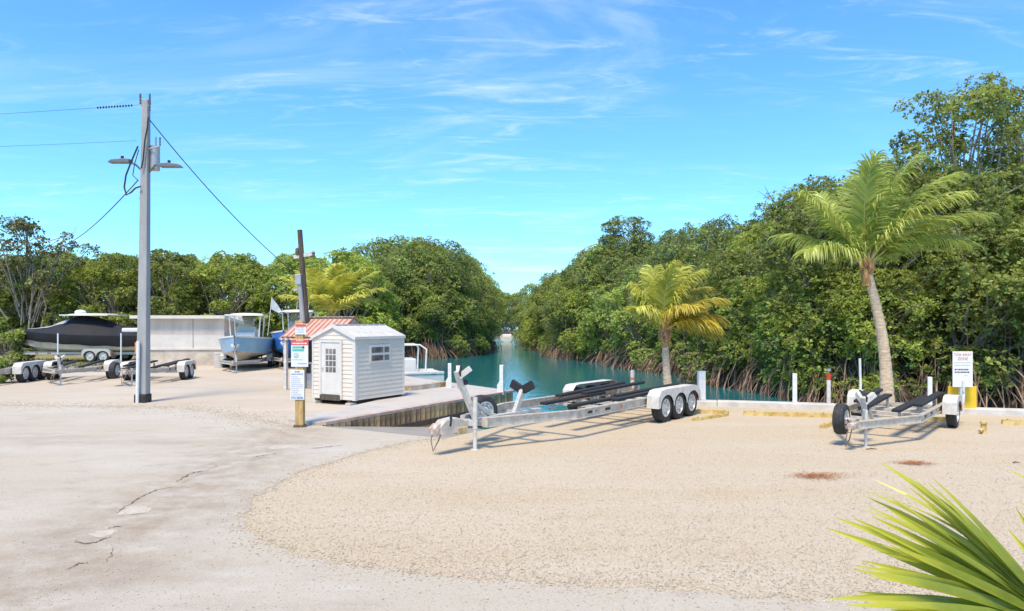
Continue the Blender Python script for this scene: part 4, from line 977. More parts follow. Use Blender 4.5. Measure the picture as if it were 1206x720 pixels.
def ttop(t, x, z, ln, wd, zt, legs=True):
    c = MB(); K = 8; vs = []
    for i in range(K + 1):
        for j in range(K + 1):
            u, v = i / K * 2 - 1, j / K * 2 - 1
            e = 1 - .10 * (u * u * v * v)
            vs.append((x + u * ln / 2 * e, v * wd / 2 * e, zt + .11 * (1 - .5 * u * u - .5 * v * v) - (.08 if max(abs(u), abs(v)) == 1 else 0)))
    c.add(vs, [(i * (K + 1) + j, (i + 1) * (K + 1) + j, (i + 1) * (K + 1) + j + 1, i * (K + 1) + j + 1) for i in range(K) for j in range(K)])
    c.box((x - ln / 2 + .02, -wd / 2 + .02, zt - .03), (x + ln / 2 - .02, wd / 2 - .02, zt + .03))
    cp = c.build('hard_top', 'gel_white', t)
    if legs:
        for sx, sy in ((-.38, -.40), (-.38, .40), (.36, -.40), (.36, .40)):
            MB().tube([(x + sx * ln * .9, sy * wd * .85, z), (x + sx * ln, sy * wd, zt)], .03, 8).build('top_leg', 'white_paint', t, smooth=True)
    return cp
def console_boat(name, loc, rz, label, L, B, free, kz, side, bottom, top_z, group=None, rods=False):
    t = thing(name, loc, rz, label, 'boat', group)
    a, b, c, st = hull_meshes(L, B, free, kz, side, bottom)
    place(a, 'hull_side', t); place(b, 'hull_bottom', t); place(c, 'gunwale', t)
    dz = st[4][2] - .45; cx = L * .46
    cs = MB().prism([(cx - .45, -.42, dz), (cx + .55, -.42, dz), (cx + .45, -.42, dz + .75), (cx + .2, -.42, dz + 1.05), (cx - .4, -.42, dz + .95)], (0, .84, 0)).build('console', 'gel_white', t, bevel=.04)
    MB().prism([(cx + .44, -.40, dz + .8), (cx + .47, -.40, dz + .8), (cx + .20, -.36, dz + 1.5), (cx + .17, -.36, dz + 1.5)], (0, .78, 0)).build('windshield', 'glass', cs)
    ttop(t, cx, dz, 1.9, 1.75, top_z)
    MB().box((cx - 1.2, -.45, dz), (cx - .75, .45, dz + .85)).build('leaning_post', 'gel_white', t, bevel=.05)
    m = MB().prism([(-.5, -.2, kz + .75), (-.08, -.2, kz + .7), (-.05, -.2, kz + 1.25), (-.18, -.2, kz + 1.42), (-.55, -.2, kz + 1.3)], (0, .4, 0)); m.box((-.36, -.09, kz - .05), (-.1, .09, kz + .75))
    m.build('outboard_motor', 'black_plastic', t, bevel=.04)
    if rods:
        for y in (-.3, 0, .3): MB().tube([(cx - .95, y, top_z), (cx - 1.15, y, top_z + .55)], .012, 5).build('rod_holder', 'white_paint', t)
    return t
# light blue boat on a trailer, bow towards the driveway
bw = P(276, 400, 31.3); bw.z = 0
hd = Vector((0.2, -0.98)).normalized()
org = Vector((bw.x, bw.y)) - hd * 6.4
rzb = math.atan2(hd.y, hd.x)
console_boat('center_console_boat', (org.x, org.y, 0), rzb, 'light blue centre console boat with white hard top on a trailer', 6.4, 2.45, .95, .42, 'hull_blue', 'hull_cream', 2.52)
rx = lambda d: Vector((org.x, org.y)) + hd * d
q = rx(6.9); trailer('boat_trailer', (q.x, q.y, 0), rzb + math.pi, 'trailer carrying the light blue centre console boat', 6.4, 1.05, 4.5, 2, .68, r=.31, rail_z=.42, neck=1.9, winch=(.75, .5, 1.15), jack=(.4, -.1, .75), bunks=[(2.0, 6.0, .45, .50, .54)], rail_mat='galv')
fl = thing('pennant_flag', (rx(1.4).x, rx(1.4).y, 1.5), rzb, 'small white pennant on a leaning rod above the light blue boat', 'flag')
MB().tube([(0, .75, 0), (-.05, .95, 1.95)], .015, 6).build('rod', 'white_paint', fl)
MB().add([(-.05, .95, 1.93), (-.045, .90, 1.35), (-.15, 1.15, 1.2), (-.3, 1.5, 1.05), (-.2, 1.25, 1.5)], [(0, 1, 2, 4), (2, 3, 4)]).build('pennant', 'flag', fl)
# bright blue boat behind
bw2 = P(334, 400, 33.5); hd2 = Vector((0.10, -0.99)).normalized(); org2 = Vector((bw2.x, bw2.y)) - hd2 * 6.8
console_boat('center_console_boat', (org2.x, org2.y, 0), math.atan2(hd2.y, hd2.x), 'bright blue boat with white hard top behind the rusty roofed shelter', 6.8, 2.5, 1.12, .45, 'hull_bright', 'hull_bright', 2.72, rods=True)
q = org2 + hd2 * 7.3; trailer('boat_trailer', (q.x, q.y, 0), math.atan2(hd2.y, hd2.x) + math.pi, 'trailer carrying the bright blue boat', 6.6, 1.1, 4.7, 2, .68, r=.33, rail_z=.44, neck=1.9, winch=(.75, .5, 1.2), bunks=[(2.0, 6.2, .45, .54, .58)], rail_mat='galv')

# black covered boat, bow to the left
cb_loc = Vector((-19.7, 39.7, 0)); Lc = 7.5
cbt = thing('covered_boat', cb_loc, R(178), 'white boat under a black canvas cover with white hard top', 'boat')
a, b, c, st = hull_meshes(Lc, 2.5, .98, .42, 'hull_cream', 'gel_white', sheer=.42)
place(a, 'hull_side', cbt); place(b, 'hull_bottom', cbt); place(c, 'gunwale', cbt)
m = MB(); prof = [(0, .22), (.12, .38), (.28, .62), (.42, .96), (.56, 1.03), (.64, .80), (.76, .36), (.9, .12), (1, .03)]
def ridge(u):
    for (u0, h0), (u1, h1) in zip(prof, prof[1:]):
        if u0 <= u <= u1: s = (u - u0) / (u1 - u0); s = s * s * (3 - 2 * s) * .4 + s * .6; return h0 + (h1 - h0) * s
vs = []; NC = 40; NA = 13
for i in range(NC + 1):
    u = i / NC; x = u * Lc; j = u * (len(st) - 1); k0 = min(int(j), len(st) - 2); fr = j - k0
    bb = st[k0][1] * (1 - fr) + st[k0 + 1][1] * fr + .05; zs = st[k0][2] * (1 - fr) + st[k0 + 1][2] * fr; h = ridge(u)
    for q_ in range(NA):
        sg = -1 if q_ < NA / 2 else 1
        if q_ in (0, NA - 1): vs.append((x + (.05 if i == NC else 0), sg * bb * .96, zs - .55 + .16 * u + .02 * math.sin(u * 30)))
        elif q_ in (1, NA - 2): vs.append((x + (.07 if i == NC else 0), sg * (bb + .05), zs - .25))
        elif q_ in (2, NA - 3): vs.append((x + (.07 if i == NC else 0), sg * (bb + .06), zs + .06))
        else:
            v = (q_ - 2) / (NA - 5) * 2 - 1
            vs.append((x, bb * v, zs + .08 + h * (1 - abs(v) ** 1.35) - .02 * math.sin(u * 34) * (1 - abs(v))))
m.add(vs, [(i * NA + q_, (i + 1) * NA + q_, (i + 1) * NA + q_ + 1, i * NA + q_ + 1) for i in range(NC) for q_ in range(NA - 1)])
cv = m.build('canvas_cover', 'canvas_black', cbt, smooth=True)
m = MB(); vs = []
for i in range(13):
    u = .60 + .33 * i / 12; x = u * Lc; j = u * (len(st) - 1); k0 = int(j); fr = j - k0; bb = st[k0][1] * (1 - fr) + st[k0 + 1][1] * fr + .05; zs = st[k0][2] * (1 - fr) + st[k0 + 1][2] * fr; h = ridge(u)
    for v in (.30, .52): vs.append((x, bb * v, zs + .115 + h * (1 - v ** 1.35)))
m.add(vs, [(2 * i, 2 * i + 2, 2 * i + 3, 2 * i + 1) for i in range(12)]); m.build('cover_strip', 'canvas_grey', cv)
ttop(cbt, Lc * .45, 2.2, 2.7, 1.9, 2.56, legs=False)
MB().lathe([(.28, 0), (.30, .1), (.2, .2), (0, .22)], 16, 'z', (Lc * .55, 0, 2.64)).build('radar_dome', 'gel_white', cbt, smooth=True)
MB().box((.15, -.9, 1.62), (1.3, .9, 1.86)).build('stern_seat_back', 'gel_white', cbt, bevel=.06)
trailer('boat_trailer', (cb_loc.x - Lc - 1.1, cb_loc.y + .30, 0), R(-2), 'tandem axle trailer under the black covered boat', 8.6, 1.06, 6.1, 2, .72, r=.34, tw=.22, rail_z=.50, neck=2.2, bunks=[(2.4, 8.2, .5, .57, .57)], rail_mat='galv')

# white boat moored behind the shed, stern towards the channel
mbt = thing('moored_boat', (-3.1, 30.2, WZ + .02), R(200), 'white moored boat with tube rail showing past the shed', 'boat')
a, b, c, st = hull_meshes(5.5, 2.2, 1.0, -.2, 'gel_white', 'gel_white', sheer=.3, flare=.97)
for me, nm in ((a, 'hull_side'), (b, 'hull_bottom'), (c, 'gunwale')): place(me, nm, mbt)
MB().tube([(.7, -.75, .85), (.66, -.75, 1.72), (.75, -.70, 1.86), (.9, -.6, 1.9), (1.9, -.55, 1.9), (1.9, .55, 1.9), (.9, .6, 1.9), (.66, .75, 1.72), (.7, .75, .85)], .035, 8).build('tube_rail', 'white_paint', mbt, smooth=True)
MB().box((1.0, -.45, .6), (1.7, .45, 1.35)).build('console', 'gel_white', mbt, bevel=.06)
MB().lathe([(.17, -.02), (.17, .02)], 16, 'x', (.95, 0, 1.25)).build('steering_wheel', 'black_plastic', mbt)
MB().prism([(.3, 1.02, .72), (.52, 1.035, .72), (.60, 1.04, .80), (.36, 1.03, .82)], (0, .02, 0)).build('emblem', 'ink', mbt)
# distant boat in the channel
fb = thing('distant_boat', (-.75, 100, WZ - .15), R(90), 'small distant white boat at the far end of the channel', 'boat')
a, b, c, st = hull_meshes(5, 1.9, .85, .0, 'gel_white', 'gel_white', sheer=.25)
for me, nm in ((a, 'hull_side'), (b, 'hull_bottom'), (c, 'gunwale')): place(me, nm, fb)
MB().box((1.8, -.7, .5), (3.4, .7, 1.15)).build('cabin', 'gel_white', fb, bevel=.08)

# ------------------------------------------------------------------ shed
e1v = Vector((.5, .866)); sh_o = Vector((-4.15, 19.1)); SW, SL, SH, SR = 1.52, 2.02, 1.83, 2.11
sh = thing('storage_shed', (sh_o.x, sh_o.y, 0), math.atan2(e1v.y, e1v.x), 'small cream vinyl sided shed with white door and gable roof', 'shed')
# local: x along the long side away from the camera, y along the door front (left)
z0 = .14
for y in (.15, SW - .2):
    MB().box((-.04, y, .0), (SL + .1, y + .1, .13)).build('skid', 'dark_wood', sh)
MB().box((0, 0, .128), (SL, SW, .165)).build('floor_frame', 'dark_wood', sh)
def siding(parent, p, q, nrm, z_lo, top_fn, name='siding', skip=None, lap=.115):
    """Lapped boards between p and q; each board's lower edge stands proud."""
    m = MB(); p, q, nrm = Vector(p), Vector(q), Vector(nrm); L = (q - p).length; d = (q - p) / L; z = z_lo
    while z < top_fn(L / 2):
        z1 = min(z + lap, 9)
        segs = [(0, L)]
        if skip and z + lap * .5 > skip[2] and z + lap * .5 < skip[3]: segs = [(0, skip[0]), (skip[1], L)]
        for a, b in segs:
            if b - a < .01: continue
            # clip against the sloping top
            A = [s for s in np.linspace(a, b, 25)]
            A = [s for s in A if top_fn(s) > z + .005]
            if len(A) < 2: continue
            a2, b2 = A[0], A[-1]; za, zb_ = min(z1, top_fn(a2)), min(z1, top_fn(b2))
            tops = [(s, min(z1, top_fn(s))) for s in A]
            vs = []
            for s, t_ in tops: vs += [p + d * s + nrm * .016 + Vector((0, 0, z)), p + d * s + nrm * .003 + Vector((0, 0, t_))]
            m.add(vs, [(2 * i, 2 * i + 2, 2 * i + 3, 2 * i + 1) for i in range(len(tops) - 1)])
            vs = []
            for s, t_ in tops: vs += [p + d * s + nrm * .016 + Vector((0, 0, z)), p + d * s + Vector((0, 0, z))]
            m.add(vs, [(2 * i, 2 * i + 1, 2 * i + 3, 2 * i + 2) for i in range(len(tops) - 1)])
        z = z1
    me = bpy.data.meshes.new(name); me.from_pydata(m.v, [], m.f); me.materials.append(MATS['vinyl']); me.update()
    return place(me, name, parent)
gable = lambda s: SH + (SR - SH) * (1 - abs(s - SW / 2) / (SW / 2))
MB().prism([(.006, .004, z0), (.006, SW - .004, z0), (.006, SW - .004, SH - .01), (.006, SW / 2, SR - .01), (.006, .004, SH - .01)], (SL - .012, 0, 0)).build('wall', 'vinyl', sh)
siding(sh, (0, 0, 0), (0, SW, 0), (-1, 0, 0), z0, gable)
siding(sh, (SL, SW, 0), (SL, 0, 0), (1, 0, 0), z0, gable)
siding(sh, (0, 0, 0), (SL, 0, 0), (0, -1, 0), z0, lambda s: SH)
siding(sh, (0, SW, 0), (SL, SW, 0), (0, 1, 0), z0, lambda s: SH)
for (x, y) in ((0, 0), (0, SW), (SL, 0), (SL, SW)):
    MB().box((x - .024, y - .024, z0 - .01), (x + .024 + (.05 if x == 0 else 0) - (.05 if x else 0) * 0, y + .024, SH)).build('corner_trim', 'trim', sh)
    if y == 0 and x == 0: MB().box((-.024, .025, z0 - .01), (-.004, .08, SH)).build('corner_trim', 'trim', sh)
for s in (0, 1):                                          # two roof slopes with lapped courses
    m = MB()
    ya, yb = (-.05, SW / 2) if s == 0 else (SW + .05, SW / 2)
    za, zb_ = SH - .03, SR + .015
    m.prism([(-.035, ya, za + .018), (-.035, yb, zb_ + .018), (-.035, yb, zb_ - .02), (-.035, ya, za - .02)], (SL + .07, 0, 0))
    for i in range(9):
        xx = -.02 + (SL + .04) * i / 8; m.beam((xx, ya, za + .022), (xx, yb, zb_ + .022), .022, .016)
    m.build('roof_slope', 'roof_grey', sh)
MB().beam((-.04, SW / 2, SR + .035), (SL + .04, SW / 2, SR + .035), .14, .02).build('ridge_cap', 'trim', sh)
for s in (0, 1):
    ya = -.05 if s == 0 else SW + .05
    MB().beam((-.05, ya, SH - .05), (-.05, SW / 2, SR - .0), .018, .09).build('barge_board', 'trim', sh)
    MB().box((-.035, ya - .012, SH - .08), (SL + .035, ya + .008, SH - .005)).build('fascia', 'trim', sh)
# door on the front, towards the left corner
dy0, dy1, dzt = .50, 1.18, 1.66
dr = MB().box((-.045, dy0, z0 + .12), (-.012, dy1, dzt)).build('door', 'trim', sh, bevel=.006)
for (a, b, c, d) in ((dy0 - .07, dy0 - .004, z0, dzt + .07), (dy1 + .004, dy1 + .07, z0, dzt + .07), (dy0 - .003, dy1 + .003, dzt + .006, dzt + .07)):
    MB().box((-.06, a, c), (-.018, b, d)).build('door_frame', 'trim', dr)
MB().box((-.085, dy0 - .02, z0 - .03), (-.02, dy1 + .02, z0 + .105)).build('sill', 'dark_wood', dr)
for i in range(3):
    for j in range(4):
        y = dy0 + .15 + i * .13; z = .86 + j * .165
        MB().box((-.0475, y, z), (-.044, y + .108, z + .14)).build('pane', 'pane', dr)
MB().lathe([(.02, 0), (.028, .02), (.026, .04), (0, .05)], 10, 'x', (-.095, dy1 - .06, .98)).build('door_knob', 'rim_metal', dr)
# window on the long side
wx0, wx1, wz0, wz1 = .60, 1.34, 1.16, 1.53
wn_ = MB().box((wx0 - .06, -.045, wz0 - .06), (wx1 + .06, -.012, wz1 + .06)).build('window', 'trim', sh, bevel=.006)
for (a, b) in ((wz0, wz0 + .15), (wz0 + .215, wz1)):
    MB().box((wx0, -.049, a), (wx1, -.044, b)).build('pane', 'pane', wn_)
    MB().box(((wx0 + wx1) / 2 + .12, -.053, a), ((wx0 + wx1) / 2 + .15, -.046, b)).build('mullion', 'trim', wn_)
MB().box((1.15, -.05, wz1 + .10), (1.17, -.016, wz1 + .17)).build('light_bracket', 'trim', sh)
for i, (x, y) in enumerate(((-.02, .1), (SL * .5, .05), (SL, .06), (0, SW - .15), (SL, SW - .15))):
    MB().box((x - .12, y - .06, 0), (x + .12, y + .12, .07)).build('footing_block', 'concrete', sh)

# ------------------------------------------------------------------ rusty roofed shelter
hA = P(327, 400, 23.5); hz = hA.z
hut = thing('fish_cleaning_shelter', (hA.x, hA.y, 0), R(-22), 'small open shelter with red and white striped rusty metal roof', 'shelter')
HLn, HWd, HR = 2.15, 2.4, 2.36
m1 = MB(); K = 68
for s in (0, 1):
    m = MB(); vs = []
    for i in range(K + 1):
        x = HLn * i / K; w = .016 * math.sin(2 * math.pi * x / .19)
        ins = .0
        vs += [(x, 0 if s == 0 else HWd, hz + w), (x + (.55 if i == 0 else 0) * 0, HWd / 2, HR + w)]
    m.add(vs, [(2 * i, 2 * i + 2, 2 * i + 3, 2 * i + 1) for i in range(K)]); m.build('roof_sheet', 'rusty_roof', hut, smooth=True)
MB().beam((-.05, HWd / 2, HR + .02), (HLn + .05, HWd / 2, HR + .02), .2, .02).build('ridge_cap', 'galv', hut)
for y in (.1, HWd - .1):
    for x in (.25, HLn - .2): MB().box((x - .05, y - .05, 0), (x + .05, y + .05, hz + .06)).build('corner_post', 'old_white', hut)
    MB().beam((0.1, y, hz + .05), (HLn - .1, y, hz + .05), .05, .09).build('eave_beam', 'dark_wood', hut)
for x in (.02, HLn - .02):
    MB().prism([(x - .01, .06, hz - .0), (x - .01, HWd - .06, hz - .0), (x - .01, HWd / 2, HR - .04)], (.02, 0, 0)).build('gable_board', 'cap_board', hut)
MB().box((.4, .7, .82), (HLn - .3, HWd - .6, .88)).build('cutting_table', 'galv', hut)
for x in (.7, HLn - .6): MB().box((x, .8, 0), (x + .1, HWd - .7, .82)).build('table_leg', 'old_white', hut)

# ------------------------------------------------------------------ concrete building
Yb = 36.0
xL, xR = (164 - 603) / F * Yb, (262 - 603) / F * Yb
bd = thing('concrete_building', (xL, Yb, 0), R(3), 'low flat roofed concrete building with tan and white wall bands', 'building')
BW, BD, BH = xR - xL, 1.9, 2.36
MB().box((0, 0, 0), (BW, BD, .82)).build('lower_wall', 'wall_lower', bd)
MB().box((.0, .012, .82), (BW, BD - .01, 1.58)).build('middle_wall', 'wall_pale', bd)
MB().box((.0, .004, 1.58), (BW, BD - .003, BH)).build('upper_wall', 'wall_upper', bd)
MB().box((-.01, -.05, .80), (BW + .04, .02, .88)).build('ledge', 'wall_pale', bd)
for x in (BW * .63,): MB().box((x, -.004, .88), (x + .015, .01, BH)).build('expansion_joint', 'dark_wood', bd)
MB().prism([(-.34, -.30, BH), (BW + .12, -.30, BH), (BW + .55, BD * .7, BH - .32), (BW + .2, BD + .2, BH), (-.34, BD + .2, BH)], (0, 0, .16)).build('roof_slab', 'wall_pale', bd)
MB().prism([(-.33, -.28, BH), (0, -.0, BH - .22), (0, .3, BH - .22), (-.33, .3, BH)], (.02, 0, 0)).build('soffit_bracket', 'wall_upper', bd)
MB().tube([(BW * .06, .5, BH + .15), (BW * .06, .5, BH + .5)], .03, 8).build('vent_pipe', 'galv', bd)
cbx = G(259, 433)
bn = thing('concrete_drum', cbx, 0, 'pale grey round concrete drum beside the light blue boat', 'drum')
MB().lathe([(.24, 0), (.25, .05), (.24, .68), (.22, .72), (.0, .72)], 16).build('drum_body', 'concrete', bn, smooth=True)
MB().lathe([(.255, .66), (.255, .71)], 16).build('drum_rim', 'wall_pale', bn, smooth=True)

# ------------------------------------------------------------------ utility poles and wires
pb_ = G(168.5, 474); PH = 8.35
up = thing('utility_pole', pb_, 0, 'tall grey concrete utility pole with two street lamps and transformer', 'utility pole')
m = MB(); w0, w1 = .14, .085; lean = .085
m.add([(sx * w0, sy * w0, -.05) for sx, sy in ((-1, -1), (1, -1), (1, 1), (-1, 1))] + [(lean + sx * w1, sy * w1, PH) for sx, sy in ((-1, -1), (1, -1), (1, 1), (-1, 1))],
      [(0, 1, 2, 3), (7, 6, 5, 4), (0, 4, 5, 1), (1, 5, 6, 2), (2, 6, 7, 3), (3, 7, 4, 0)])
m.build('shaft', 'concrete_pole', up, bevel=.02)
zpx = lambda y: HC - (y - HZ) / F * pb_.y
xpx = lambda x: (x - 603) / F * pb_.y - pb_.x
m = MB().tube([(xpx(180), .12, zpx(200)), (xpx(180), .12, zpx(171))], .13, 14); m.tube([(xpx(181), .12, zpx(171)), (xpx(181), .12, zpx(160))], [.03, .022], 8)
m.build('transformer', 'xfmr', up, smooth=True)
for sx, xh, yh, x0 in ((-1, 131, 191, 169), (1, 216.5, 196, 176)):
    ar = MB().tube([(xpx(x0), 0, zpx(203)), (xpx(x0) + sx * .18, -.05, zpx(195)), (xpx(x0) + sx * .42, -.1, zpx(yh) + .02), (xpx(xh) - sx * .55, -.1, zpx(yh))], .025, 8).build('lamp_arm', 'lamp_grey', up, smooth=True)
    x1 = xpx(xh)
    MB().prism([(x1, -.22, zpx(yh) - .05), (x1 - sx * .08, -.22, zpx(yh) + .03), (x1 - sx * .38, -.22, zpx(yh) + .06), (x1 - sx * .60, -.22, zpx(yh) + .05), (x1 - sx * .60, -.22, zpx(yh) - .05)], (0, .24, 0)).build('lamp_head', 'lamp_grey', ar, bevel=.02)
    MB().tube([(x1 - sx * .36, -.1, zpx(yh) + .05), (x1 - sx * .36, -.1, zpx(yh) + .14)], .04, 10).build('photocell', 'black_plastic', ar)
for (x, ya, yb, rr) in ((167.5, 112, 124, .03), (178.5, 112, 132, .03), (190.5, 163, 173, .025)):
    MB().lathe([(.015, zpx(yb)), (rr, zpx(yb) + .02), (rr * .6, zpx(yb) + .07), (rr, zpx(yb) + .1), (rr * .6, zpx(yb) + .15), (rr, zpx(yb) + .18), (rr * .8, zpx(ya))], 10, 'z', (xpx(x), -.1, 0)).build('insulator', 'ceramic', up, smooth=True)
MB().tube([(xpx(176), -.05, zpx(176)), (xpx(190.5), -.1, zpx(173))], .015, 6).build('insulator_bracket', 'galv', up)
for x in (167.5, 178.5): MB().tube([(xpx(173), -.02, zpx(128)), (xpx(x), -.1, zpx(124))], .018, 6).build('insulator_bracket', 'galv', up)
Zq = lambda x, y, d=-.16: (xpx(x), d, zpx(y))
MB().tube([Zq(178, 140), Zq(177, 152), Zq(174, 168), Zq(172, 190), Zq(170, 200)], .02, 6).build('drop_cable', 'cable', up)
MB().tube([Zq(166, 174), Zq(159, 190), Zq(152, 208), Zq(150, 222), Zq(152.5, 231), Zq(158, 228), Zq(163, 223), Zq(169, 221)], .022, 6).build('cable_loop', 'cable', up)
MB().tube([Zq(167, 178), Zq(162, 195), Zq(160, 208), Zq(166, 214)], .012, 6).build('cable_loop', 'cable', up)
MB().box((-w0 - .03, -w0 - .05, -.02), (w0 + .03, w0 + .03, .24)).build('base_wrap', 'black_wrap', up, bevel=.04)
MB().tube([(-.05, -w0 - .075, 0), (-.03, -w0 - .06, 1.7)], .045, 10).build('ground_pipe', 'white_paint', up, smooth=True)
MB().box((-w0 - .008, -w0 - .012, zpx(417)), (-w0 + .06, -w0 + .02, zpx(403))).build('marker_strip', 'orange', up)
for z in (2.6, 4.4, 5.6): MB().box((-.118 + .008 * z, -.13 + .006 * z, z), (.135 + .003 * z, .13 - .006 * z, z + .025)).build('strap', 'xfmr', up)

lb = G(366.5, 457); lh = P(353, 271, lb.y); lt = lh - lb
lp = thing('leaning_utility_pole', lb, 0, 'leaning dark wooden utility pole with short crossarm behind the signs', 'utility pole')
MB().tube([(0, 0, -.1), lt * .33, lt * .66, lt], [.115, .105, .095, .085], 12).build('shaft', 'dark_wood', lp, smooth=True)
q_ = lambda x, y: P(x, y, lb.y) - lb
MB().tube([q_(360, 455) + Vector((0, -.13, 0)), q_(358, 380) + Vector((0, -.13, 0)), q_(354, 330) + Vector((0, -.12, 0))], [.09, .085, .07], 10).build('conduit', 'concrete_pole', lp, smooth=True)
MB().beam(q_(346, 303), q_(368, 299), .08, .12).build('crossarm', 'old_white', lp)
MB().beam(q_(346, 342), q_(361, 338), .05, .08).build('crossarm', 'old_white', lp)
MB().lathe([(.02, 0), (.07, .04), (.05, .1), (.07, .14), (.03, .2)], 10, 'z', q_(369, 303)).build('insulator', 'ceramic', lp, smooth=True)
MB().lathe([(.05, 0), (.08, .05), (.08, .22), (.03, .26)], 10, 'z', q_(350.5, 301)).build('insulator', 'ceramic', lp, smooth=True)
a = q_(353, 331); MB().box((a.x - .10, a.y - .22, a.z - .14), (a.x + .10, a.y - .04, a.z + .22)).build('meter_box', 'xfmr', lp, bevel=.02)
MB().box((-.14, -.14, -.02), (.14, .14, .5)).build('base_sleeve', 'old_white', lp, bevel=.03)

def wire(name, p, q, sag, r, label, coil=None):
    p, q = Vector(p), Vector(q); n = 24
    pts = [p.lerp(q, i / n) - Vector((0, 0, sag * 4 * (i / n) * (1 - i / n))) for i in range(n + 1)]
    t = thing(name, p, 0, label, 'cable')
    MB().tube([v - p for v in pts], r, 6).build('strand', 'cable', t)
    if coil:
        d = (pts[1] - pts[0]).normalized()
        for k_ in range(coil):
            c = d * (.25 + .085 * k_); MB().lathe([(.008, -.01), (.032, -.008), (.032, .008), (.008, .01)], 8, 'x', c).build('bird_guard_ring', 'black_plastic', t)
    return t
T_ = lambda x, y, d=-.1: pb_ + Vector((xpx(x), d, zpx(y) - 0))
wire('power_line', T_(178, 142), P(352, 326, lb.y), .25, .013, 'power line sloping from the concrete pole down to the leaning wooden pole')
wire('power_line', T_(167, 125), Vector((-48, 25, T_(0, 137).z + .6)), .3, .0045, 'topmost thin power line with ring guards leaving the concrete pole', coil=13)
wire('power_line', T_(163, 167), Vector((-48, 26, T_(0, 170).z + 1.2)), .3, .004, 'thin power line leaving the concrete pole above its street lamps')
wire('power_line', T_(165, 213), P(60, 292, 47), .5, .016, 'thick black cable dropping from below the lamps towards the sparse tree')

# ------------------------------------------------------------------ signs
def board(t, x, z, w, h, material, y=0, thick=.012, name='board'):
    return MB().box((x - w / 2, y - thick, z - h / 2), (x + w / 2, y, z + h / 2)).build(name, material, t, bevel=.004)
def letters(t, body, x, y, z, size, material, sx=1.0):
    return place(text_mesh(body, size, material), 'lettering', t, (x, y, z), (R(90), 0, 0), (sx, 1, 1))
def lines(t, x0, x1, z, h, y, material, seed, rag=.25):
    """A line of print too small to read: short dashes."""
    rnd = random.Random(seed); m = MB(); x = x0; xe = x1 - rnd.uniform(0, rag) * (x1 - x0)
    while x < xe:
        w = rnd.uniform(.012, .04); m.box((x, y - .002, z - h / 2), (min(x + w, xe), y, z + h / 2)); x += w + .010
    return m.build('print_line', material, t)
sp_ = G(353.5, 503)
ps = thing('sign_post', sp_, 0, 'yellowed square wooden post standing at the corner of the dock', 'post')
zs_ = lambda y: HC - (y - HZ) / F * sp_.y
MB().box((-.085, -.085, -.05), (.085, .085, zs_(378))).build('shaft', 'post_wood', ps, bevel=.012)
MB().lathe([(.15, 0), (.13, .05), (.0, .06)], 12).build('footing', 'dark_wood', ps)
xs2 = lambda x: (x - 603) / F * sp_.y - sp_.x
def post_sign(name, x0, x1, y0, y1, label):
    t = thing(name, sp_ + Vector((0, -.088, 0)), 0, label, 'sign')
    cx, w = (xs2(x0) + xs2(x1)) / 2, xs2(x1) - xs2(x0); cz, h = (zs_(y0) + zs_(y1)) / 2, zs_(y0) - zs_(y1)
    return t, cx, cz, w, h, board(t, cx, cz, w, h, 'sign_white')
t, cx, cz, w, h, bo = post_sign('notice_sign', 349.5, 362, 381.5, 394, 'small white notice with red header at the top of the wooden post')
MB().box((cx - w / 2 + .005, -.016, cz + h / 2 - .06), (cx + w / 2 - .005, -.013, cz + h / 2 - .008)).build('header_band', 'sign_red', t)
for i in range(3): lines(t, cx - w * .4, cx + w * .42, cz + .03 - i * .045, .014, -.0135, 'ink_grey', 40 + i)
t, cx, cz, w, h, bo = post_sign('warning_sign', 344.5, 364.5, 399.5, 432, 'white sign with red header, green panel and round emblem on the wooden post')
MB().box((cx - w / 2 + .005, -.016, cz + h / 2 - .125), (cx + w / 2 - .005, -.013, cz + h / 2 - .008)).build('header_band', 'sign_red', t)
lines(t, cx - w * .2, cx + w * .22, cz + h / 2 - .035, .016, -.0165, 'sign_white', 51, 0); lines(t, cx - w * .42, cx + w * .43, cz + h / 2 - .09, .028, -.0165, 'sign_white', 52, 0)
MB().box((cx - w * .42, -.016, cz + .04), (cx + w * .25, -.013, cz + .14)).build('green_panel', 'sign_green', t)
lines(t, cx - w * .36, cx + w * .2, cz + .09, .016, -.0165, 'sign_white', 53, 0)
MB().prism([(cx + w * .12, -.017, cz + .12), (cx + w * .22, -.017, cz + .155), (cx + w * .30, -.017, cz + .11), (cx + w * .2, -.017, cz + .10)], (0, .003, 0)).build('mark', 'ink', t)
m = MB().lathe([(.052, -.016), (.052, -.013)], 24, 'y', (cx - w * .2, 0, cz - .05)); m.build('emblem_disc', 'sign_green', t)
MB().lathe([(.036, -.0185), (.036, -.0165)], 24, 'y', (cx - w * .2, 0, cz - .05)).build('emblem_centre', 'sign_white', t)
MB().prism([(cx - w * .24, -.021, cz - .07), (cx - w * .17, -.021, cz - .065), (cx - w * .16, -.021, cz - .035), (cx - w * .22, -.021, cz - .04)], (0, .002, 0)).build('emblem_mark', 'ink_blue', t)
lines(t, cx - w * .4, cx + w * .4, cz - .14, .012, -.0135, 'ink_grey', 54); lines(t, cx - w * .1, cx + w * .42, cz - .22, .026, -.0135, 'ink_grey', 55, .1)
t, cx, cz, w, h, bo = post_sign('rules_sign', 343.5, 360, 435.5, 470.5, 'white sheet of small print low on the wooden post')
lines(t, cx - w * .18, cx + w * .18, cz + h * .44, .02, -.0135, 'ink', 60, 0); lines(t, cx - w * .42, cx + w * .42, cz + h * .36, .022, -.0135, 'ink_blue', 61, 0)
for i in range(11): lines(t, cx - w * .42, cx + w * .42, cz + h * .27 - i * .042, .013, -.0135, 'ink_grey', 62 + i, .5)
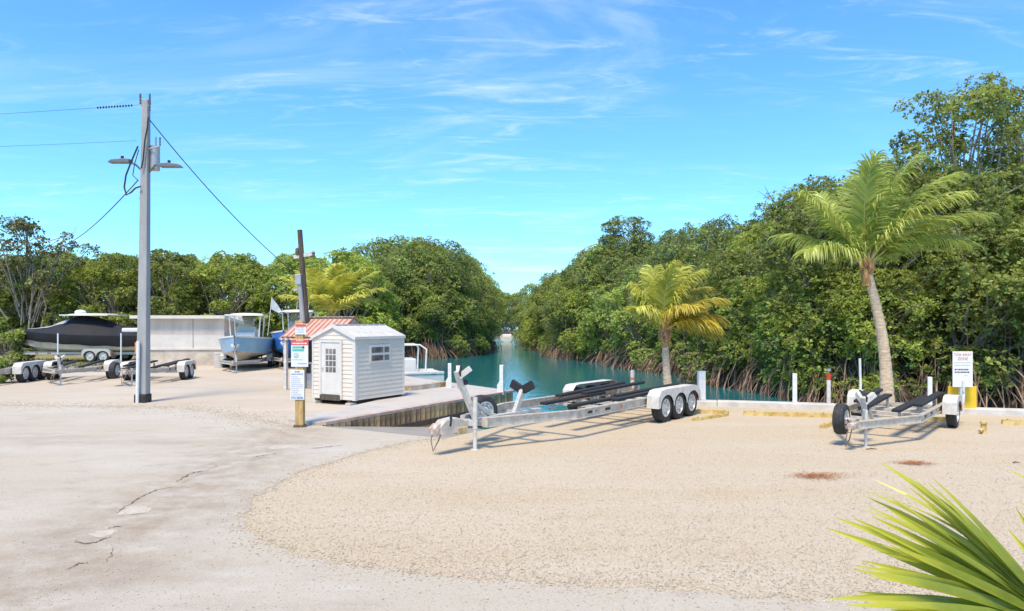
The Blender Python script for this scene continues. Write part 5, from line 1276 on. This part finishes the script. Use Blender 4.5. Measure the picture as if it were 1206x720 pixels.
lines(t, cx - w * .42, cx - w * .05, cz - h * .44, .03, -.0135, 'ink_grey', 75, 0); lines(t, cx + w * .0, cx + w * .42, cz - h * .44, .035, -.0135, 'ink_blue', 76, 0)

Ys = Yw(1133) - .30; sx_ = (1133.5 - 603) / F * Ys
zt_ = lambda y: HC - (y - HZ) / F * Ys
ts = thing('tow_away_sign', (sx_, Ys, 0), R(-3), 'white tow away zone sign standing above the yellow board', 'sign')
MB().box((-.045, .0, -.05), (.045, .08, zt_(418))).build('sign_post', 'old_white', ts)
wS = 23 / F * Ys; zc = (zt_(414) + zt_(456)) / 2; hS = zt_(414) - zt_(456)
board(ts, 0, zc, wS, hS, 'sign_white', y=-.002)
letters(ts, 'TOW AWAY', 0, -.0155, zc + hS * .40, .092, 'ink_red', .76)
letters(ts, 'ZONE', 0, -.0155, zc + hS * .29, .095, 'ink_red', .92)
for i in range(2): lines(ts, -wS * .42, wS * .42, zc + hS * (.18 - .07 * i), .014, -.0145, 'ink_grey', 80 + i, .1)
for i in range(2): lines(ts, -wS * .40, wS * .36, zc - hS * (.01 + .075 * i), .034, -.0145, 'ink', 84 + i, .12)
lines(ts, wS * .05, wS * .25, zc - hS * .18, .014, -.0145, 'ink_grey', 88, .1)
yb_ = thing('yellow_board', (sx_ + .13, Ys + .22, 0), R(-3), 'yellow plywood board standing upright on the sea wall behind the tow sign', 'board')
y0_, y1_ = zt_(477), zt_(456)
MB().box((-.33, -.02, .12), (.33, .02, y1_)).build('panel', 'yellow_board', yb_, bevel=.006)
for x in (-.28, .26): MB().box((x, .02, -.02), (x + .06, .07, y1_ - .04)).build('stake', 'yellow_wood', yb_)

# ------------------------------------------------------------------ yellow parking timbers and small things
def timber(px0, py0, px1, py1, label, w=.13, h=.10):
    a, b = G(px0, py0), G(px1, py1); d = b - a; L = d.length
    t = thing('parking_timber', a, math.atan2(d.y, d.x), label, 'timber', None)
    m = MB(); n = max(2, int(L / .4)); rnd = random.Random(px0); vs = []
    for i in range(n + 1):
        x = L * i / n; j = rnd.uniform(-.008, .008); k_ = rnd.uniform(-.010, .004)
        vs += [(x, -w / 2 + j, -.01), (x, w / 2 + j, -.01), (x, w / 2 + j - .012, h + k_), (x, -w / 2 + j + .012, h + k_)]
    fs = [(4 * i + q, 4 * i + 4 + q, 4 * i + 4 + (q + 1) % 4, 4 * i + (q + 1) % 4) for i in range(n) for q in range(4)] + [(0, 1, 2, 3), (4 * n + 3, 4 * n + 2, 4 * n + 1, 4 * n)]
    m.add(vs, fs); m.build('timber_body', 'yellow_paint', t)
    for x in (L * .12, L * .88): MB().lathe([(.022, h - .004), (.022, h + .008), (0, h + .01)], 8, 'z', (x, 0, 0)).build('spike', 'rust', t)
timber(818, 486.5, 858, 488.5, 'short yellow timber lying square behind the triple axle wheels', .12, .09)
timber(817, 496, 856, 490, 'yellow timber angled away from the triple axle wheels', .12, .07)
timber(876, 489, 983, 492, 'longest yellow timber, on the gravel between the two trailers')
timber(968, 505, 992, 497, 'short yellow timber angled beside the spare tyre', .12, .08)
timber(1074, 495.5, 1122, 496.5, 'yellow timber under the rear of the single axle trailer')
timber(1180, 499.5, 1235, 502, 'yellow timber lying past the tow sign')
hb = G(1158.5, 511)
hy = thing('yellow_pipe_stub', hb, .3, 'small rusty yellow capped pipe stub standing in the gravel', 'pipe stub')
MB().lathe([(.075, -.03), (.07, .03), (.055, .05), (.05, .19), (.065, .20), (.065, .24), (.03, .26), (0, .26)], 14).build('pipe', 'yellow_paint', hy, smooth=True)
MB().tube([(0, 0, .1), (-.13, -.02, .06)], [.04, .035], 8).build('side_pipe', 'yellow_wood', hy, smooth=True)
bk = G(165, 470); 

def litter(px, py, rx, ry, n, seed, label):
    c = G(px, py); rnd = random.Random(seed); m = MB()
    for i in range(n):
        x, y = rnd.gauss(0, rx), rnd.gauss(0, ry); a = rnd.uniform(0, 3.14); l_ = rnd.uniform(.04, .13); d = Vector((math.cos(a) * l_, math.sin(a) * l_ * .7, rnd.uniform(-.004, .012)))
        p = Vector((x, y, .012 + rnd.uniform(0, .012))); s = Vector((-d.y, d.x, 0)).normalized() * .004
        m.add([p - s, p + s, p + d + s * .3, p + d - s * .3], [(0, 1, 2, 3)])
    o = m.build('dead_needles', 'needles', None, loc=(c.x, c.y, 0)); tag(o, label, 'leaf litter', kind='stuff')
litter(962, 562, .16, .11, 420, 1, 'orange brown dead needles scattered on the gravel, larger spread')
litter(985, 560, .30, .10, 90, 3, 'thin scatter of orange brown needles trailing over the gravel')
litter(1078, 546.5, .14, .09, 330, 2, 'compact patch of orange brown dead needles on the gravel')
def twig_or_shadow(px, py, l_, a, label):
    c = G(px, py); m = MB(); m.tube([(0, 0, .012), (l_ * .5, .02, .02), (l_, -.01, .012)], [.008, .01, .005], 5); o = m.build('twig', 'dark_wood', None, loc=(c.x, c.y, 0)); o.rotation_euler = (0, 0, a); tag(o, label, 'twig')
twig_or_shadow(1020, 530, .2, .1, 'dark strip standing in for the shadow of the single axle trailer jack'); twig_or_shadow(1193, 546, .12, .2, 'short dark twig on gravel towards the yellow pipe stub')  # first: dark strip added as the jack's cast shadow; second: a twig

# tufts in the grass strip
rng = np.random.default_rng(9); n = 7000
bx = rng.uniform(-34, -19, n); by = 34.8 + (rng.uniform(0, 1, n) ** 1.5) * 8; h = rng.uniform(.04, .16, n); a = rng.uniform(0, 6.28, n)
V = np.stack([np.stack([bx - .02 * np.cos(a), by - .02 * np.sin(a), bx * 0], 1), np.stack([bx + .02 * np.cos(a), by + .02 * np.sin(a), bx * 0], 1), np.stack([bx + rng.normal(0, .04, n), by + rng.normal(0, .04, n), h], 1)], 1).reshape(-1, 3)
tag(place(np_mesh('grass_tufts', V, np.arange(3 * n).reshape(-1, 3), 'grass'), 'grass_tufts'), 'short dry grass under the covered boat', 'grass', kind='stuff')

# ------------------------------------------------------------------ fan palm in the foreground corner
fp_base = Vector((1.78, 2.15, 0)); fpt = thing('fan_palm', fp_base, 0, 'low fan palm with pointed green leaflets at the edge of the drive', 'palm plant')
def tip_colour(m, x0, x1, colr):
    n, l = m.node_tree.nodes, m.node_tree.links; p = n['Principled BSDF']; src = p.inputs['Base Color'].links[0].from_socket
    tcx = N(n, 'ShaderNodeTexCoord'); sp = N(n, 'ShaderNodeSeparateXYZ'); l.new(tcx.outputs['Object'], sp.inputs[0])
    r = N(n, 'ShaderNodeMapRange', interpolation_type='SMOOTHSTEP'); r.inputs['From Min'].default_value = x0; r.inputs['From Max'].default_value = x1; r.inputs['To Max'].default_value = .9; l.new(sp.outputs['X'], r.inputs[0])
    mx = N(n, 'ShaderNodeMix', data_type='RGBA'); l.new(r.outputs[0], mx.inputs['Factor']); l.new(src, mx.inputs['A']); mx.inputs['B'].default_value = (*colr, 1)
    l.new(mx.outputs['Result'], p.inputs['Base Color'])
    for nd in n:
        if nd.type == 'BSDF_TRANSLUCENT': l.new(mx.outputs['Result'], nd.inputs['Color'])
tip_colour(MATS['fan_green'], .30, .56, (0.58, 0.55, 0.06))
def leaflet_mesh(L, W, droop, seed):
    rnd = random.Random(seed); vs = []; n = 7
    for i in range(n + 1):
        u = i / n; w = W * (math.sin(math.pi * min(1, u * .78 + .20)) ** .8) * (1 if u < .95 else .3); w = max(w, .0012)
        z = -droop * L * u ** 2.4; x = L * u
        vs += [(x, -w, z + .35 * w), (x, 0, z - .35 * w), (x, w, z + .35 * w)]
    me = bpy.data.meshes.new('leaflet'); me.from_pydata(vs, [], [(3 * i + j, 3 * i + 3 + j, 3 * i + 4 + j, 3 * i + 1 + j) for i in range(n) for j in (0, 1)]); me.materials.append(MATS['fan_green']); me.update(); return me
LF = [leaflet_mesh(.56, .0150, d, k_) for k_, d in enumerate((.10, .20, .30, .06))]
def fan_leaf(hub, axis, nrm, size, n, a0, a1, seed, fold=.28):
    """Leaflets fan out round the hub in the plane spanned by axis and its side vector."""
    rnd = random.Random(seed); hub = Vector(hub) - fp_base; axis = Vector(axis).normalized(); nrm = Vector(nrm); nrm = (nrm - axis * nrm.dot(axis)).normalized(); side = nrm.cross(axis)
    pet = MB().tube([(0, 0, .15), hub * .5 + Vector((.08, .02, .25)), hub - axis * .12, hub + axis * .03], [.022, .014, .010, .008], 6).build('leaf_stalk', 'rachis', fpt, smooth=True)
    for i in range(n):
        a = R(a0 + (a1 - a0) * i / (n - 1)) + rnd.uniform(-.03, .03)
        d = axis * math.cos(a) + side * math.sin(a) + nrm * (fold * abs(math.sin(a)) + rnd.uniform(-.06, .06)); d.normalize()
        up = (nrm - d * nrm.dot(d)).normalized(); yv = up.cross(d)
        tw = Matrix.Rotation(rnd.uniform(-.5, .5), 4, d)
        M = Matrix((( d.x, yv.x, up.x, 0), (d.y, yv.y, up.y, 0), (d.z, yv.z, up.z, 0), (0, 0, 0, 1)))
        M = Matrix.Translation(hub) @ tw @ M
        s = size * rnd.uniform(.86, 1.08) * (1 - .12 * abs(math.sin(a)))
        o = place(rnd.choice(LF), 'leaflet', pet); o.matrix_basis = M @ Matrix.Diagonal((s, s * rnd.uniform(.9, 1.3), s, 1))
H1 = P(1252, 738, 2.0)
fan_leaf(H1, (-.93, -.1, .27), (.24, -.72, .60), 1.07, 60, -46, 62, 4)
fan_leaf(P(1375, 705, 2.3), (-.62, .1, .72), (.4, -.8, .5), 1.0, 26, -80, 80, 5)
fan_leaf(P(1330, 800, 1.9), (.3, -.3, .5), (-.2, -.6, .8), .9, 26, -100, 100, 6)
fan_leaf(P(1290, 900, 2.1), (-.5, -.5, .1), (-.2, -.4, .9), .8, 24, -90, 90, 7)
fan_leaf(P(1450, 700, 2.6), (.6, .5, .6), (.1, -.7, .7), 1.0, 26, -100, 100, 8)
MB().lathe([(.10, 0), (.085, .1), (.07, .25), (.03, .34)], 12).build('stem', 'husk', fpt, smooth=True)
